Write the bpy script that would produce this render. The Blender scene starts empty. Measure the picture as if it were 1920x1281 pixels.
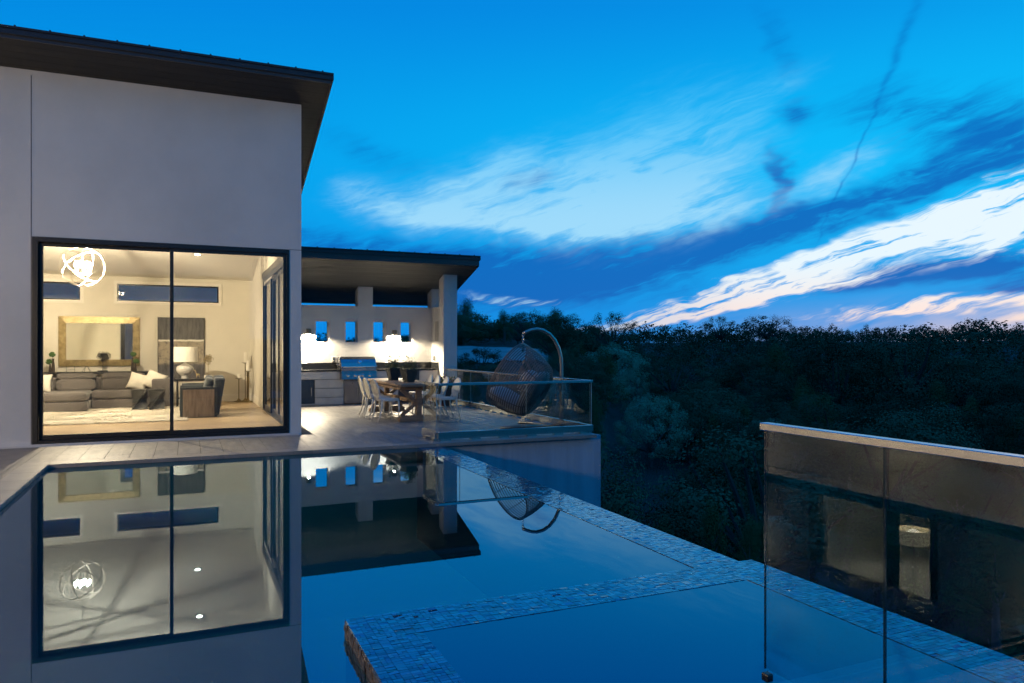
import bpy, bmesh, math, random
import numpy as np
from mathutils import Vector, Matrix, Euler
R = math.radians
random.seed(7)
scn = bpy.context.scene
col = scn.collection

# ------------------------------------------------------------------ camera
CAM_H = 1.5; YAW = 23.787; FPX = 1386.0; HOR = 651.5
cam_d = bpy.data.cameras.new('camera'); cam = bpy.data.objects.new('camera', cam_d); col.objects.link(cam)
cam_d.sensor_width = 36.0; cam_d.lens = 36.0*FPX/1920.0
cam_d.shift_y = (HOR-640.5)/1920.0
cam_d.clip_start = 0.05; cam_d.clip_end = 9000
cam.location = (0, 0, CAM_H); cam.rotation_euler = (R(90), 0, R(-YAW))
scn.camera = cam
scn.view_settings.view_transform = 'Standard'
try: scn.view_settings.look = 'None'
except Exception: pass
scn.view_settings.exposure = 0.0; scn.view_settings.gamma = 1.0
scn.cycles.transparent_max_bounces = 24; scn.cycles.max_bounces = 7; scn.cycles.glossy_bounces = 5; scn.cycles.diffuse_bounces = 3; scn.cycles.transmission_bounces = 2
scn.cycles.use_adaptive_sampling = True; scn.cycles.adaptive_threshold = .02
scn.cycles.caustics_reflective = False; scn.cycles.caustics_refractive = False
scn.cycles.sample_clamp_indirect = 5.0
try: scn.cycles.denoising_input_passes = 'RGB_ALBEDO'; scn.cycles.denoising_prefilter = 'ACCURATE'
except Exception: pass

# ------------------------------------------------------------------ node expression helper
class V:
    """scalar node expression"""
    def __init__(s, nt, sock): s.nt, s.k = nt, sock
    def _m(s, op, *a):
        n = s.nt.nodes.new('ShaderNodeMath'); n.operation = op
        for i, x in enumerate((s,)+a):
            if isinstance(x, V): s.nt.links.new(x.k, n.inputs[i])
            else: n.inputs[i].default_value = float(x)
        return V(s.nt, n.outputs[0])
    def __add__(s, o): return s._m('ADD', o)
    __radd__ = __add__
    def __mul__(s, o): return s._m('MULTIPLY', o)
    __rmul__ = __mul__
    def __sub__(s, o): return s._m('SUBTRACT', o)
    def __rsub__(s, o): return (s*-1.0)+o
    def __truediv__(s, o): return s._m('DIVIDE', o)
    def exp(s): return s._m('EXPONENT')
    def mx(s, o): return s._m('MAXIMUM', o)
    def mn(s, o): return s._m('MINIMUM', o)
    def clamp(s): return s.mx(0.0).mn(1.0)
    def step(s, a, b):
        n = s.nt.nodes.new('ShaderNodeMapRange'); n.interpolation_type = 'SMOOTHSTEP'; n.clamp = True
        s.nt.links.new(s.k, n.inputs[0]); n.inputs[1].default_value = a; n.inputs[2].default_value = b
        n.inputs[3].default_value = 0; n.inputs[4].default_value = 1
        return V(s.nt, n.outputs[0])
def vec(nt, x, y, z):
    n = nt.nodes.new('ShaderNodeCombineXYZ')
    for i, c in enumerate((x, y, z)):
        if isinstance(c, V): nt.links.new(c.k, n.inputs[i])
        else: n.inputs[i].default_value = c
    return n.outputs[0]
def noise(nt, vsock, scale=1.0, detail=4.0, rough=0.55, dist=0.0):
    n = nt.nodes.new('ShaderNodeTexNoise'); n.inputs['Scale'].default_value = scale
    n.inputs['Detail'].default_value = detail; n.inputs['Roughness'].default_value = rough
    n.inputs['Distortion'].default_value = dist
    nt.links.new(vsock, n.inputs['Vector']); return V(nt, n.outputs[0])
def mixc(nt, fac, a, b):
    n = nt.nodes.new('ShaderNodeMix'); n.data_type = 'RGBA'; n.clamp_factor = True
    for k, x in ((n.inputs[0], fac), (n.inputs[6], a), (n.inputs[7], b)):
        if isinstance(x, V): nt.links.new(x.k, k)
        elif isinstance(x, (int, float)): k.default_value = x
        elif isinstance(x, tuple): k.default_value = (*x, 1.0)
        else: nt.links.new(x, k)
    return n.outputs[2]

# ------------------------------------------------------------------ world: dusk sky with clouds (in compass bearing / elevation)
wd = bpy.data.worlds.new('World'); scn.world = wd; wd.use_nodes = True
wt = wd.node_tree; wt.nodes.clear()
try: wd.cycles.sampling_method = 'MANUAL'; wd.cycles.sample_map_resolution = 256
except Exception: pass
def build_sky():
    nt = wt
    tc = nt.nodes.new('ShaderNodeTexCoord')
    sp = nt.nodes.new('ShaderNodeSeparateXYZ'); nt.links.new(tc.outputs['Generated'], sp.inputs[0])
    x, y, z = (V(nt, sp.outputs[i]) for i in range(3))
    phi0 = x._m('ARCTAN2', y)*57.29578
    th0 = z._m('ARCSINE')*57.29578
    d = tc.outputs['Generated']
    def offs(v, k):
        n = nt.nodes.new('ShaderNodeVectorMath'); n.operation = 'ADD'; nt.links.new(v, n.inputs[0]); n.inputs[1].default_value = (k, k*1.7, k*.6); return n.outputs[0]
    def scl(v, s3):
        n = nt.nodes.new('ShaderNodeVectorMath'); n.operation = 'MULTIPLY'; nt.links.new(v, n.inputs[0]); n.inputs[1].default_value = s3; return n.outputs[0]
    dd = scl(d, (1, 1, 2.2))
    w1 = noise(nt, offs(dd, 3.1), 5.0, 3, .6)-.5; w2 = noise(nt, offs(dd, 9.7), 6.0, 3, .6)-.5
    w3 = noise(nt, offs(dd, 21.3), 16.0, 2.5, .6)-.5; w4 = noise(nt, offs(dd, 31.3), 18.0, 2.5, .6)-.5
    phi = phi0 + w1*4.0 + w3*4.0
    th = th0 + w2*1.6 + w4*1.3
    def blob(p0, t0, a, b, rot, amp, hard=False):
        c, s = math.cos(R(rot)), math.sin(R(rot))
        u = ((phi-p0)*c + (th-t0)*s)/a; v = ((th-t0)*c - (phi-p0)*s)/b
        q = u*u+v*v
        return (q*-1.0).exp()*amp
    def acc(lst):
        t = None
        for a in lst:
            e = blob(*a); t = e if t is None else t+e
        return t
    Ls = [(35,13.6,7.5,4.3,20,1.25),(30,11.0,6,2.6,10,.9),(21,12.0,5.5,2.3,16,.95),(34,10.0,8,1.3,2,1.0),(13,11.2,3.5,1.8,-12,.55),(42,17.5,4.5,1.2,24,.5),(20,10.0,7,.8,-3,.7),(28,9.0,5,.45,-4,.6),(24,14.3,3,1.2,30,.5),(48,12.6,4.2,1.0,24,.75)]
    Ws = [(47,6.2,12,1.0,16,.98),(52,7.8,9,1.0,17,.92),(58.5,9.4,7,1.8,14,1.12),(60,7.4,7,1.0,12,.95),(38.5,3.2,8.5,.85,11,1.15),(44,3.9,6,.5,9,1.0),(50,2.4,8,.5,5,.95),(57,2.9,6,.5,8,.95),(62,2.4,5,.8,10,1.1),(23.6,3.7,3.8,.45,-5,1.1),(20.5,2.5,2.5,.3,4,.7),(69,9,9,3,10,.8),(32,1.7,5,.45,8,1.0)]
    Ds = [(12,6.6,13,2.0,-4,1.3),(28,6.6,11,1.7,2,1.35),(41,8.2,6.5,1.2,8,1.2),(25,4.4,11,1.6,2,1.25),(54.5,14.8,7,2.4,-12,.95),(57,12.2,9,1.2,12,.85),(49,9.9,6,.9,14,.85),(55.5,5.2,5.5,.85,6,1.6),(49,4.5,3,.5,10,1.2),(43.4,11.9,.8,2.0,8,1.2),(13,14.6,6,1.3,-16,.5),(24.8,12.7,2.0,.85,10,1.3),(45,16.5,1.1,1.0,0,.7),(43.5,21,1.2,3.2,8,.4),(64,5,7,.6,8,1.0),(59,3.9,4,.4,9,1.0),(36,8.2,3,.5,-10,.6)]
    L = acc(Ls); W = acc(Ws); D = acc(Ds)
    # cirrus texture, leaning up to the right
    ca, sa = math.cos(R(17)), math.sin(R(17))
    su = (phi0*ca+th0*sa); sv = (th0*ca-phi0*sa)
    st = noise(nt, vec(nt, su*.10+w1*1.6, sv*.42+w2*2.0, 1.3), 1.0, 7, .58, .0)
    st2 = noise(nt, vec(nt, su*.13+w1*2.6+w3*.9, sv*1.55+w2*3.4+w4*1.2, 4.3), 1.0, 6, .60, .0)
    fib = noise(nt, vec(nt, su*.40+w1*2.0, sv*3.2+w4*2.2, 7.7), 1.0, 4, .62, .0).step(.25, .75)
    wisp = st.step(.30, .66); wisp2 = st2.step(.37, .63)
    L = (L*(.22+.60*wisp+.34*wisp2+.30*fib)).step(.08, 1.25)
    W = (W*(.02+.92*wisp2+.18*wisp+.42*fib)).step(.24, 1.25)
    D = (D*(.26+.62*wisp+.30*wisp2+.24*fib)).step(.06, 1.12)
    # clear-sky gradient
    warm = phi0.step(-30, 60)
    g1 = (((th0-13.0)/10.0)*((th0-13.0)/10.0)*-1.0).exp()
    east = (phi0-45.0)._m('ABSOLUTE').step(60, 175)
    clear = mixc(nt, (g1*(.30+.70*warm)).clamp(), (.0, .200, .720), (.0, .500, .960))
    clear = mixc(nt, (th0.step(20, 40))*warm*.25, clear, (.0, .25, .70))
    clear = mixc(nt, th0.step(30, 85)*.75, clear, (.004, .115, .46))
    clear = mixc(nt, east*.65, clear, (.006, .085, .33))
    # generic high cloud elsewhere
    gen = noise(nt, scl(d, (1.4, 1.4, 5.0)), 2.2, 3, .6, .0).step(.50, .74)*phi0.step(60, 74).mx(1.0-phi0.step(-12, -2)).mx(th0.step(24, 34))
    c = mixc(nt, gen*.35, clear, (.08, .33, .72))
    c = mixc(nt, D*.92, c, (.0, .130, .510))
    lc = mixc(nt, th0.step(9, 18), (.36, .72, .965), (.09, .55, .95))
    c = mixc(nt, L*.95, c, lc)
    wc = mixc(nt, th0.step(1.5, 6.5), (1.0, .80, .735), (.80, .93, 1.0))
    wc = mixc(nt, phi0.step(24, 44), (.30, .55, .82), wc)
    c = mixc(nt, W*1.05, c, wc)
    # low afterglow near the sunset bearing
    glow = (((phi0-60.0)/16.0)*((phi0-60.0)/16.0)*-1.0).exp()*(((th0-.5)/1.9)*((th0-.5)/1.9)*-1.0).exp()
    c = mixc(nt, (glow*(.12+wisp*.6)).clamp(), c, (1.0, .76, .63))
    # old dark contrail
    wig = noise(nt, vec(nt, th0*.45, 2.2, 0.0), 1.0, 2, .6)-.5
    cx = phi0 - (46.4+(th0-8.0)*.43+wig*1.3)
    wdt = .10+th0.step(14, 22)*.28
    ct = ((cx/wdt)*(cx/wdt)*-1.0).exp()*th0.step(6.5, 9)*(.45+.55*wisp2)*(1.0-th0.step(22, 45))
    c = mixc(nt, ct*.5, c, (.0, .14, .52))
    # below the horizon: dark ground
    c = mixc(nt, (th0*-1.0).step(.3, 4.0), c, (.006, .010, .014))
    bg = nt.nodes.new('ShaderNodeBackground'); nt.links.new(c, bg.inputs[0]); bg.inputs[1].default_value = 1.0
    sky = nt.nodes.new('ShaderNodeTexSky'); sky.sky_type = 'NISHITA'; sky.sun_disc = False
    sky.sun_elevation = R(-4.0); sky.sun_rotation = R(62.0)
    bg2 = nt.nodes.new('ShaderNodeBackground'); nt.links.new(sky.outputs[0], bg2.inputs[0]); bg2.inputs[1].default_value = .05
    ad = nt.nodes.new('ShaderNodeAddShader'); nt.links.new(bg.outputs[0], ad.inputs[0]); nt.links.new(bg2.outputs[0], ad.inputs[1])
    out = nt.nodes.new('ShaderNodeOutputWorld'); nt.links.new(ad.outputs[0], out.inputs[0])
build_sky()
# afterglow of the set sun, low in the west
sl = bpy.data.lights.new('sun', 'SUN'); sl.energy = .03; sl.angle = R(12); sl.color = (1, .72, .55)
so = bpy.data.objects.new('sun', sl); col.objects.link(so); so.rotation_euler = (R(88), 0, R(180-62))

# ------------------------------------------------------------------ materials
MATS = {}
def mat(name, base=(.5, .5, .5), rough=.6, metal=0.0, var=.0, vscale=3.0, bump=0.0, bscale=60.0, stretch=(1, 1, 1), rnd=0.0, base2=None, spec=.5, coat=0.0, emit=None, es=0.0, rvar=0.0, sheen=0.0):
    m = bpy.data.materials.new(name); m.use_nodes = True; nt = m.node_tree
    p = nt.nodes['Principled BSDF']
    p.inputs['Roughness'].default_value = rough; p.inputs['Metallic'].default_value = metal
    p.inputs['Specular IOR Level'].default_value = spec; p.inputs['Coat Weight'].default_value = coat
    p.inputs['Coat Roughness'].default_value = .08
    if sheen: p.inputs['Sheen Weight'].default_value = sheen
    tc = nt.nodes.new('ShaderNodeTexCoord')
    mp = nt.nodes.new('ShaderNodeMapping'); mp.inputs['Scale'].default_value = stretch
    oi = nt.nodes.new('ShaderNodeObjectInfo'); rv = V(nt, oi.outputs['Random'])
    va = nt.nodes.new('ShaderNodeVectorMath'); va.operation = 'ADD'
    nt.links.new(tc.outputs['Object'], va.inputs[0]); nt.links.new(vec(nt, rv*37.0, rv*53.0, rv*11.0), va.inputs[1])
    nt.links.new(va.outputs[0], mp.inputs[0])
    vs = mp.outputs[0]
    c2 = base2 or tuple(b*.55 for b in base)
    if var or rnd or base2:
        n1 = noise(nt, vs, vscale, 6, .62)
        f = (n1.step(.30, .72))*var
        if rnd: f = f + (rv-.5)*rnd
        cc = mixc(nt, f.clamp(), base, c2)
        nt.links.new(cc, p.inputs['Base Color'])
        if rvar:
            nt.links.new((n1*rvar+(rough-rvar*.5)).clamp().k, p.inputs['Roughness'])
    else: p.inputs['Base Color'].default_value = (*base, 1)
    if bump:
        n2 = noise(nt, vs, bscale, 4, .6)
        b = nt.nodes.new('ShaderNodeBump'); b.inputs['Strength'].default_value = bump; b.inputs['Distance'].default_value = .01
        nt.links.new(n2.k, b.inputs['Height']); nt.links.new(b.outputs[0], p.inputs['Normal'])
    if emit:
        p.inputs['Emission Color'].default_value = (*emit, 1); p.inputs['Emission Strength'].default_value = es
    MATS[name] = m; return m
def glassmat(name, ior=1.5, tint=(.95, .97, .96), water=False, gl=(1, 1, 1), bump=0.0):
    m = bpy.data.materials.new(name); m.use_nodes = True; nt = m.node_tree; nt.nodes.clear()
    out = nt.nodes.new('ShaderNodeOutputMaterial'); mx = nt.nodes.new('ShaderNodeMixShader')
    tr = nt.nodes.new('ShaderNodeBsdfTransparent'); tr.inputs[0].default_value = (*tint, 1)
    g = nt.nodes.new('ShaderNodeBsdfGlossy'); g.inputs['Roughness'].default_value = 0.0; g.inputs[0].default_value = (*gl, 1)
    fr = nt.nodes.new('ShaderNodeFresnel')
    geo = nt.nodes.new('ShaderNodeNewGeometry'); bf = V(nt, geo.outputs['Backfacing'])
    nt.links.new((bf*(1.0/ior-ior)+ior).k, fr.inputs[0])
    if bump:
        tc = nt.nodes.new('ShaderNodeTexCoord'); n = noise(nt, tc.outputs['Object'], .9, 2, .5)
        b = nt.nodes.new('ShaderNodeBump'); b.inputs['Strength'].default_value = bump; b.inputs['Distance'].default_value = .02
        nt.links.new(n.k, b.inputs['Height']); nt.links.new(b.outputs[0], g.inputs['Normal'])
    nt.links.new(fr.outputs[0], mx.inputs[0]); nt.links.new(tr.outputs[0], mx.inputs[1]); nt.links.new(g.outputs[0], mx.inputs[2])
    nt.links.new(mx.outputs[0], out.inputs[0]); MATS[name] = m; return m
def wood(name, a, b, rough=.55, scale=(1, 1, 1), bump=.25, rnd=.35, vs=6.0):
    return mat(name, a, rough, var=.9, vscale=vs, stretch=scale, base2=b, bump=bump, bscale=vs*3, rnd=rnd)
mat('stucco', (.60, .585, .565), .88, var=.75, vscale=.55, base2=(.485, .475, .465), bump=.45, bscale=95)
mat('stucco_smooth', (.34, .33, .31), .9, var=.3, vscale=.6)
mat('joint', (.13, .13, .14), .8)
mat('roof_metal', (.035, .036, .040), .42, metal=.3, var=.3, vscale=2)
mat('fascia', (.040, .041, .046), .40, var=.3, vscale=2, spec=.5)
wood('soffit', (.019, .020, .023), (.011, .0115, .013), .55, (.35, 9, 9), .35, .5, 5)
wood('soffit_pavilion', (.075, .082, .086), (.040, .044, .048), .55, (.35, 9, 9), .35, .4, 5)
mat('paver', (.215, .205, .195), .42, var=.75, vscale=2.6, stretch=(3.4, .7, 1), base2=(.125, .121, .118), bump=.16, bscale=26, rnd=.35, rvar=.18)
mat('grout', (.050, .048, .047), .9)
mat('grout_light', (.30, .29, .28), .9)
mat('deck_stone', (.165, .150, .140), .5, var=.7, vscale=1.8, base2=(.105, .098, .095), bump=.15, bscale=30, rvar=.2)
mat('coping', (.235, .218, .20), .45, var=.6, vscale=2.4, base2=(.15, .14, .13), bump=.2, bscale=30, rnd=.2)
mat('concrete', (.37, .42, .49), .8, var=.9, vscale=1.6, stretch=(2.2, 2.2, .22), base2=(.25, .29, .35), bump=.3, bscale=35)
mat('frame_dark', (.012, .012, .013), .35, spec=.5)
mat('frame_mid', (.025, .032, .045), .35)
mat('trim', (.74, .70, .62), .5)
mat('room_wall', (.70, .655, .56), .85, var=.12, vscale=1.2, bump=.08, bscale=120)
mat('room_ceiling', (.73, .69, .61), .9)
wood('room_floor', (.44, .33, .205), (.31, .225, .14), .38, (1.0, 9, 1), .12, .35, 4)
mat('stone_block', (.56, .52, .47), .75, var=.6, vscale=3.5, base2=(.42, .385, .35), bump=.3, bscale=40, rnd=.45)
mat('counter', (.02, .021, .022), .2, var=.3, vscale=20, coat=.3)
mat('stainless', (.48, .49, .50), .24, metal=1.0, var=.25, vscale=3, stretch=(1, 1, 9), rvar=.12)
mat('stainless_dark', (.22, .24, .27), .3, metal=1.0, var=.4, vscale=2.2, rvar=.15)
mat('steel_brushed', (.58, .57, .55), .24, metal=1.0, var=.25, vscale=4, stretch=(1, 1, 6), rvar=.12)
mat('steel_pole', (.42, .38, .34), .33, metal=.9, var=.2, vscale=5)
mat('chrome', (.75, .75, .76), .12, metal=1.0)
mat('cabinet_door', (.045, .062, .085), .35, metal=.35, var=.3, vscale=3)
wood('table_wood', (.29, .185, .115), (.165, .095, .055), .6, (1, 8, 8), .35, .4, 5)
mat('chair_white', (.70, .67, .60), .42, var=.2, vscale=5)
mat('planter', (.030, .031, .030), .5, var=.3, vscale=5)
mat('soil', (.03, .022, .016), .95)
mat('terracotta', (.16, .065, .045), .7, var=.5, vscale=4)
mat('leaf', (.055, .085, .028), .6, var=.8, vscale=20, base2=(.10, .11, .05))
mat('petal', (.32, .10, .10), .6, var=.6, vscale=30, base2=(.45, .25, .18))
mat('rattan', (.125, .098, .082), .45, var=.6, vscale=14, base2=(.20, .17, .15), rnd=.5)
mat('cushion', (.52, .49, .48), .9, var=.3, vscale=6, bump=.15, bscale=180)
mat('sofa', (.108, .096, .090), .95, var=.35, vscale=5, base2=(.076, .068, .066), bump=.25, bscale=220, sheen=.2)
mat('pillow', (.72, .67, .57), .95, var=.2, vscale=5, bump=.2, bscale=160)
mat('rug', (.84, .79, .68), 1.0, var=.4, vscale=7, base2=(.72, .66, .54))
mat('gold', (.42, .33, .17), .40, metal=.6, var=.9, vscale=9, base2=(.24, .18, .08), bump=.9, bscale=11)
mat('mirror', (.78, .80, .76), .02, metal=1.0)
mat('black_wood', (.018, .017, .017), .4, var=.4, vscale=6)
mat('bark_dark', (.05, .036, .024), .8)
mat('moss', (.06, .12, .03), .9)
mat('stool', (.035, .036, .038), .32, metal=.3, var=.4, vscale=8)
mat('ceramic', (.60, .57, .52), .16, var=.4, vscale=10, coat=.4)
mat('lampshade', (.80, .76, .66), .8)
mat('velvet', (.040, .052, .058), .8, var=.3, vscale=4, sheen=.4)
wood('chair_panel', (.31, .235, .165), (.17, .125, .085), .55, (7, 7, 1), .3, .2, 3)
mat('candle', (.82, .78, .69), .5)
mat('iron_gold', (.20, .15, .07), .4, metal=.8)
mat('bulb', (1, .9, .7), .5, emit=(1, .82, .52), es=60)
mat('lit_lens', (1, .9, .7), .5, emit=(1, .86, .60), es=35)
mat('sconce', (.16, .145, .12), .4, metal=.6)
mat('drum_shade', (.8, .65, .4), .8, emit=(1, .72, .38), es=2.2)
mat('orb', (.80, .76, .68), .35, metal=.3)
mat('plastic_grey', (.28, .27, .25), .5)
mat('pool_plaster', (.24, .44, .44), .8, var=.4, vscale=1.2, base2=(.19, .37, .37))
mat('spa_plaster', (.10, .14, .17), .8, var=.4, vscale=1.2)
def tilemat():
    m = bpy.data.materials.new('mosaic'); m.use_nodes = True; nt = m.node_tree; nt.nodes.clear()
    out = nt.nodes.new('ShaderNodeOutputMaterial'); mx = nt.nodes.new('ShaderNodeMixShader')
    df = nt.nodes.new('ShaderNodeBsdfDiffuse'); g = nt.nodes.new('ShaderNodeBsdfGlossy'); fr = nt.nodes.new('ShaderNodeFresnel')
    oi = nt.nodes.new('ShaderNodeObjectInfo'); rv = V(nt, oi.outputs['Random']); rv = rv+0.0
    r2 = (rv*7.31)._m('FRACT'); r3 = (rv*23.7)._m('FRACT')
    nt.links.new(mixc(nt, rv, (.004, .016, .040), (.022, .085, .17)), df.inputs[0])
    nt.links.new(mixc(nt, r3, (.56, .76, 1.0), (.70, .86, 1.0)), g.inputs[0])
    nt.links.new((r3*.09+.04).k, g.inputs['Roughness']); fr.inputs[0].default_value = 3.2
    fac = V(nt, fr.outputs[0])*(r2*.50+.82)
    nt.links.new(fac.clamp().k, mx.inputs[0]); nt.links.new(df.outputs[0], mx.inputs[1]); nt.links.new(g.outputs[0], mx.inputs[2]); nt.links.new(mx.outputs[0], out.inputs[0])
    MATS['mosaic'] = m
tilemat()
mat('mosaic_grout', (.022, .045, .075), .3)
mat('mosaic_edge', (.16, .125, .09), .25, var=.8, vscale=30, base2=(.035, .028, .022), rnd=.8)  # spa side tiles: warm lamplight painted in as brown
glassmat('glass_window', 1.45, (.97, .975, .97))
glassmat('glass_rail', 1.52, (.90, .935, .925))
glassmat('glass_deck', 1.58, (.94, .955, .95))
mat('glass_edge', (.30, .42, .42), .2, spec=.8)
mat('glass_edge_dark', (.015, .04, .045), .15, spec=.8)
glassmat('water', 3.3, (.18, .52, .53), water=True, gl=(.60, .76, 1.0), bump=.012)
mat('soil_slope', (.060, .052, .040), 1.0, var=.8, vscale=.09, base2=(.035, .036, .026), bump=.6, bscale=.8)
mat('gravel', (.36, .35, .34), 1.0, var=.9, vscale=.05, stretch=(.6, 2, 1), base2=(.19, .185, .175))
mat('bark', (.060, .048, .038), .95, var=.5, vscale=8)
mat('bark_pale', (.17, .155, .14), .95, var=.5, vscale=8)
mat('foliage', (.100, .135, .070), .95, spec=.05, var=.9, vscale=.5, base2=(.034, .048, .024), rnd=1.1)
mat('foliage_juniper', (.078, .125, .048), .95, spec=.05, var=.9, vscale=1.2, base2=(.095, .130, .045), rnd=.5)
mat('foliage_pale', (.34, .42, .26), .95, spec=.05, var=.8, vscale=.9, base2=(.23, .30, .17), rnd=.2)
M = MATS
# ------------------------------------------------------------------ mesh helpers
class MB:
    def __init__(s): s.v = []; s.f = []
    def add(s, vs, fs):
        o = len(s.v); s.v += [tuple(v) for v in vs]; s.f += [tuple(i+o for i in f) for f in fs]; return s
    def box(s, a, b):
        x0, y0, z0 = a; x1, y1, z1 = b
        return s.add([(x0,y0,z0),(x1,y0,z0),(x1,y1,z0),(x0,y1,z0),(x0,y0,z1),(x1,y0,z1),(x1,y1,z1),(x0,y1,z1)],
                     [(0,3,2,1),(4,5,6,7),(0,1,5,4),(1,2,6,5),(2,3,7,6),(3,0,4,7)])
    def hexa(s, pts):   # 4 bottom (ccw) + 4 top
        return s.add(pts, [(0,3,2,1),(4,5,6,7),(0,1,5,4),(1,2,6,5),(2,3,7,6),(3,0,4,7)])
    def tube(s, pts, r, n=8, closed=False, cap=True):
        pts = [Vector(p) for p in pts]; N = len(pts)
        rr = r if isinstance(r, (list, tuple)) else [r]*N
        ref = None; base = len(s.v); rings = []
        for i, p in enumerate(pts):
            if closed: t = pts[(i+1) % N]-pts[i-1]
            else: t = pts[min(i+1, N-1)]-pts[max(i-1, 0)]
            t.normalize()
            if ref is None:
                ref = t.orthogonal().normalized()
            ref = (ref-t*ref.dot(t)); ref = ref.normalized() if ref.length > 1e-6 else t.orthogonal().normalized()
            bi = t.cross(ref)
            rings.append([p+(ref*math.cos(2*math.pi*k/n)+bi*math.sin(2*math.pi*k/n))*rr[i] for k in range(n)])
        vs = [q for ring in rings for q in ring]; fs = []
        for i in range(N if closed else N-1):
            j = (i+1) % N
            sh = 0
            if closed and j == 0:   # match twist
                best = min(range(n), key=lambda k: (rings[0][k]-rings[-1][0]).length); sh = best
            for k in range(n):
                fs.append((i*n+k, i*n+(k+1) % n, j*n+(k+1+sh) % n, j*n+(k+sh) % n))
        if not closed and cap:
            fs.append(tuple(reversed(range(n)))); fs.append(tuple((N-1)*n+k for k in range(n)))
        return s.add(vs, fs)
    def lathe(s, prof, c=(0, 0, 0), n=24, cap=True):
        vs = []; fs = []
        for r, z in prof:
            for k in range(n):
                a = 2*math.pi*k/n; vs.append((c[0]+r*math.cos(a), c[1]+r*math.sin(a), c[2]+z))
        for i in range(len(prof)-1):
            for k in range(n): fs.append((i*n+k, i*n+(k+1) % n, (i+1)*n+(k+1) % n, (i+1)*n+k))
        if cap:
            fs.append(tuple(reversed(range(n)))); fs.append(tuple((len(prof)-1)*n+k for k in range(n)))
        return s.add(vs, fs)
    def prism(s, poly, z0, z1):
        n = len(poly)
        return s.add([(x, y, z0) for x, y in poly]+[(x, y, z1) for x, y in poly],
                     [tuple(reversed(range(n))), tuple(range(n, 2*n))]+[(i, (i+1) % n, n+(i+1) % n, n+i) for i in range(n)])
    def soft(s, c, h, e=.35, nu=22, nv=14, wob=0.0, seed=1, rot=None):
        """soft cushion: superellipsoid with half sizes h"""
        rg = random.Random(seed); vs = []; fs = []
        ph = [rg.uniform(0, 6.28) for _ in range(4)]
        sg = lambda t, p: math.copysign(abs(t)**p, t)
        for j in range(nv+1):
            b = -math.pi/2+math.pi*j/nv
            for i in range(nu):
                a = 2*math.pi*i/nu
                x = sg(math.cos(b), e)*sg(math.cos(a), e); y = sg(math.cos(b), e)*sg(math.sin(a), e); z = sg(math.sin(b), e)
                k = 1+wob*(math.sin(3*a+ph[0])*math.cos(2*b+ph[1])+.6*math.sin(5*a+ph[2]+2*b))
                p = Vector((x*h[0]*k, y*h[1]*k, z*h[2]*k))
                if rot is not None: p = rot @ p
                vs.append((c[0]+p.x, c[1]+p.y, c[2]+p.z))
        for j in range(nv):
            for i in range(nu): fs.append((j*nu+i, j*nu+(i+1) % nu, (j+1)*nu+(i+1) % nu, (j+1)*nu+i))
        return s.add(vs, fs)
    def xform(s, m): s.v = [tuple(m @ Vector(v)) for v in s.v]; return s
def mesh_of(name, mb, m, smooth=False, bevel=0.0, seg=2):
    me = bpy.data.meshes.new(name); me.from_pydata(mb.v, [], mb.f); me.update()
    if bevel or smooth:
        bm = bmesh.new(); bm.from_mesh(me)
        bmesh.ops.remove_doubles(bm, verts=bm.verts, dist=1e-5)
        if bevel:
            bmesh.ops.recalc_face_normals(bm, faces=bm.faces)
            bmesh.ops.bevel(bm, geom=[e for e in bm.edges if e.is_manifold and e.calc_face_angle(0) > .3], offset=bevel, segments=seg, affect='EDGES', profile=.5, clamp_overlap=True)
        else: bmesh.ops.recalc_face_normals(bm, faces=bm.faces)
        bm.to_mesh(me); bm.free()
    if smooth: me.polygons.foreach_set('use_smooth', [True]*len(me.polygons))
    me.materials.append(M[m] if isinstance(m, str) else m)
    return me
def link(name, me, parent=None, loc=None, rot=None):
    o = bpy.data.objects.new(name, me); col.objects.link(o)
    if parent: o.parent = parent
    if loc: o.location = loc
    if rot: o.rotation_euler = rot
    return o
def obj(name, mb, m, parent=None, smooth=False, bevel=0.0, loc=None, rot=None, seg=2):
    return link(name, mesh_of(name, mb, m, smooth, bevel, seg), parent, loc, rot)
def tag(o, label, cat, group=None):
    o['label'] = label; o['category'] = cat
    if group: o['group'] = group
    return o
def thing(name, label, cat, loc=(0, 0, 0), rz=0.0, group=None):
    o = bpy.data.objects.new(name, None); col.objects.link(o); o.empty_display_size = .2
    o.location = loc; o.rotation_euler = (0, 0, rz); return tag(o, label, cat, group)
def struct(name, mb, m, parent=None, **k):
    o = obj(name, mb, m, parent, **k); o['kind'] = 'structure'; return o
def copy_tree(o, parent=None):
    c = o.copy(); col.objects.link(c); c.parent = parent
    for ch in list(o.children): copy_tree(ch, c)
    return c
def light(name, kind, loc, energy, colr, parent=None, size=.05, spot=None, blend=.5, rot=(0, 0, 0)):
    l = bpy.data.lights.new(name, kind); l.energy = energy; l.color = colr
    if kind == 'AREA': l.shape = 'DISK'; l.size = size
    else: l.shadow_soft_size = size
    if spot: l.spot_size = R(spot); l.spot_blend = blend
    o = bpy.data.objects.new(name, l); col.objects.link(o); o.location = loc; o.rotation_euler = rot
    if parent: o.parent = parent
    return o
WARM = (1.0, .84, .575)

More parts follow.
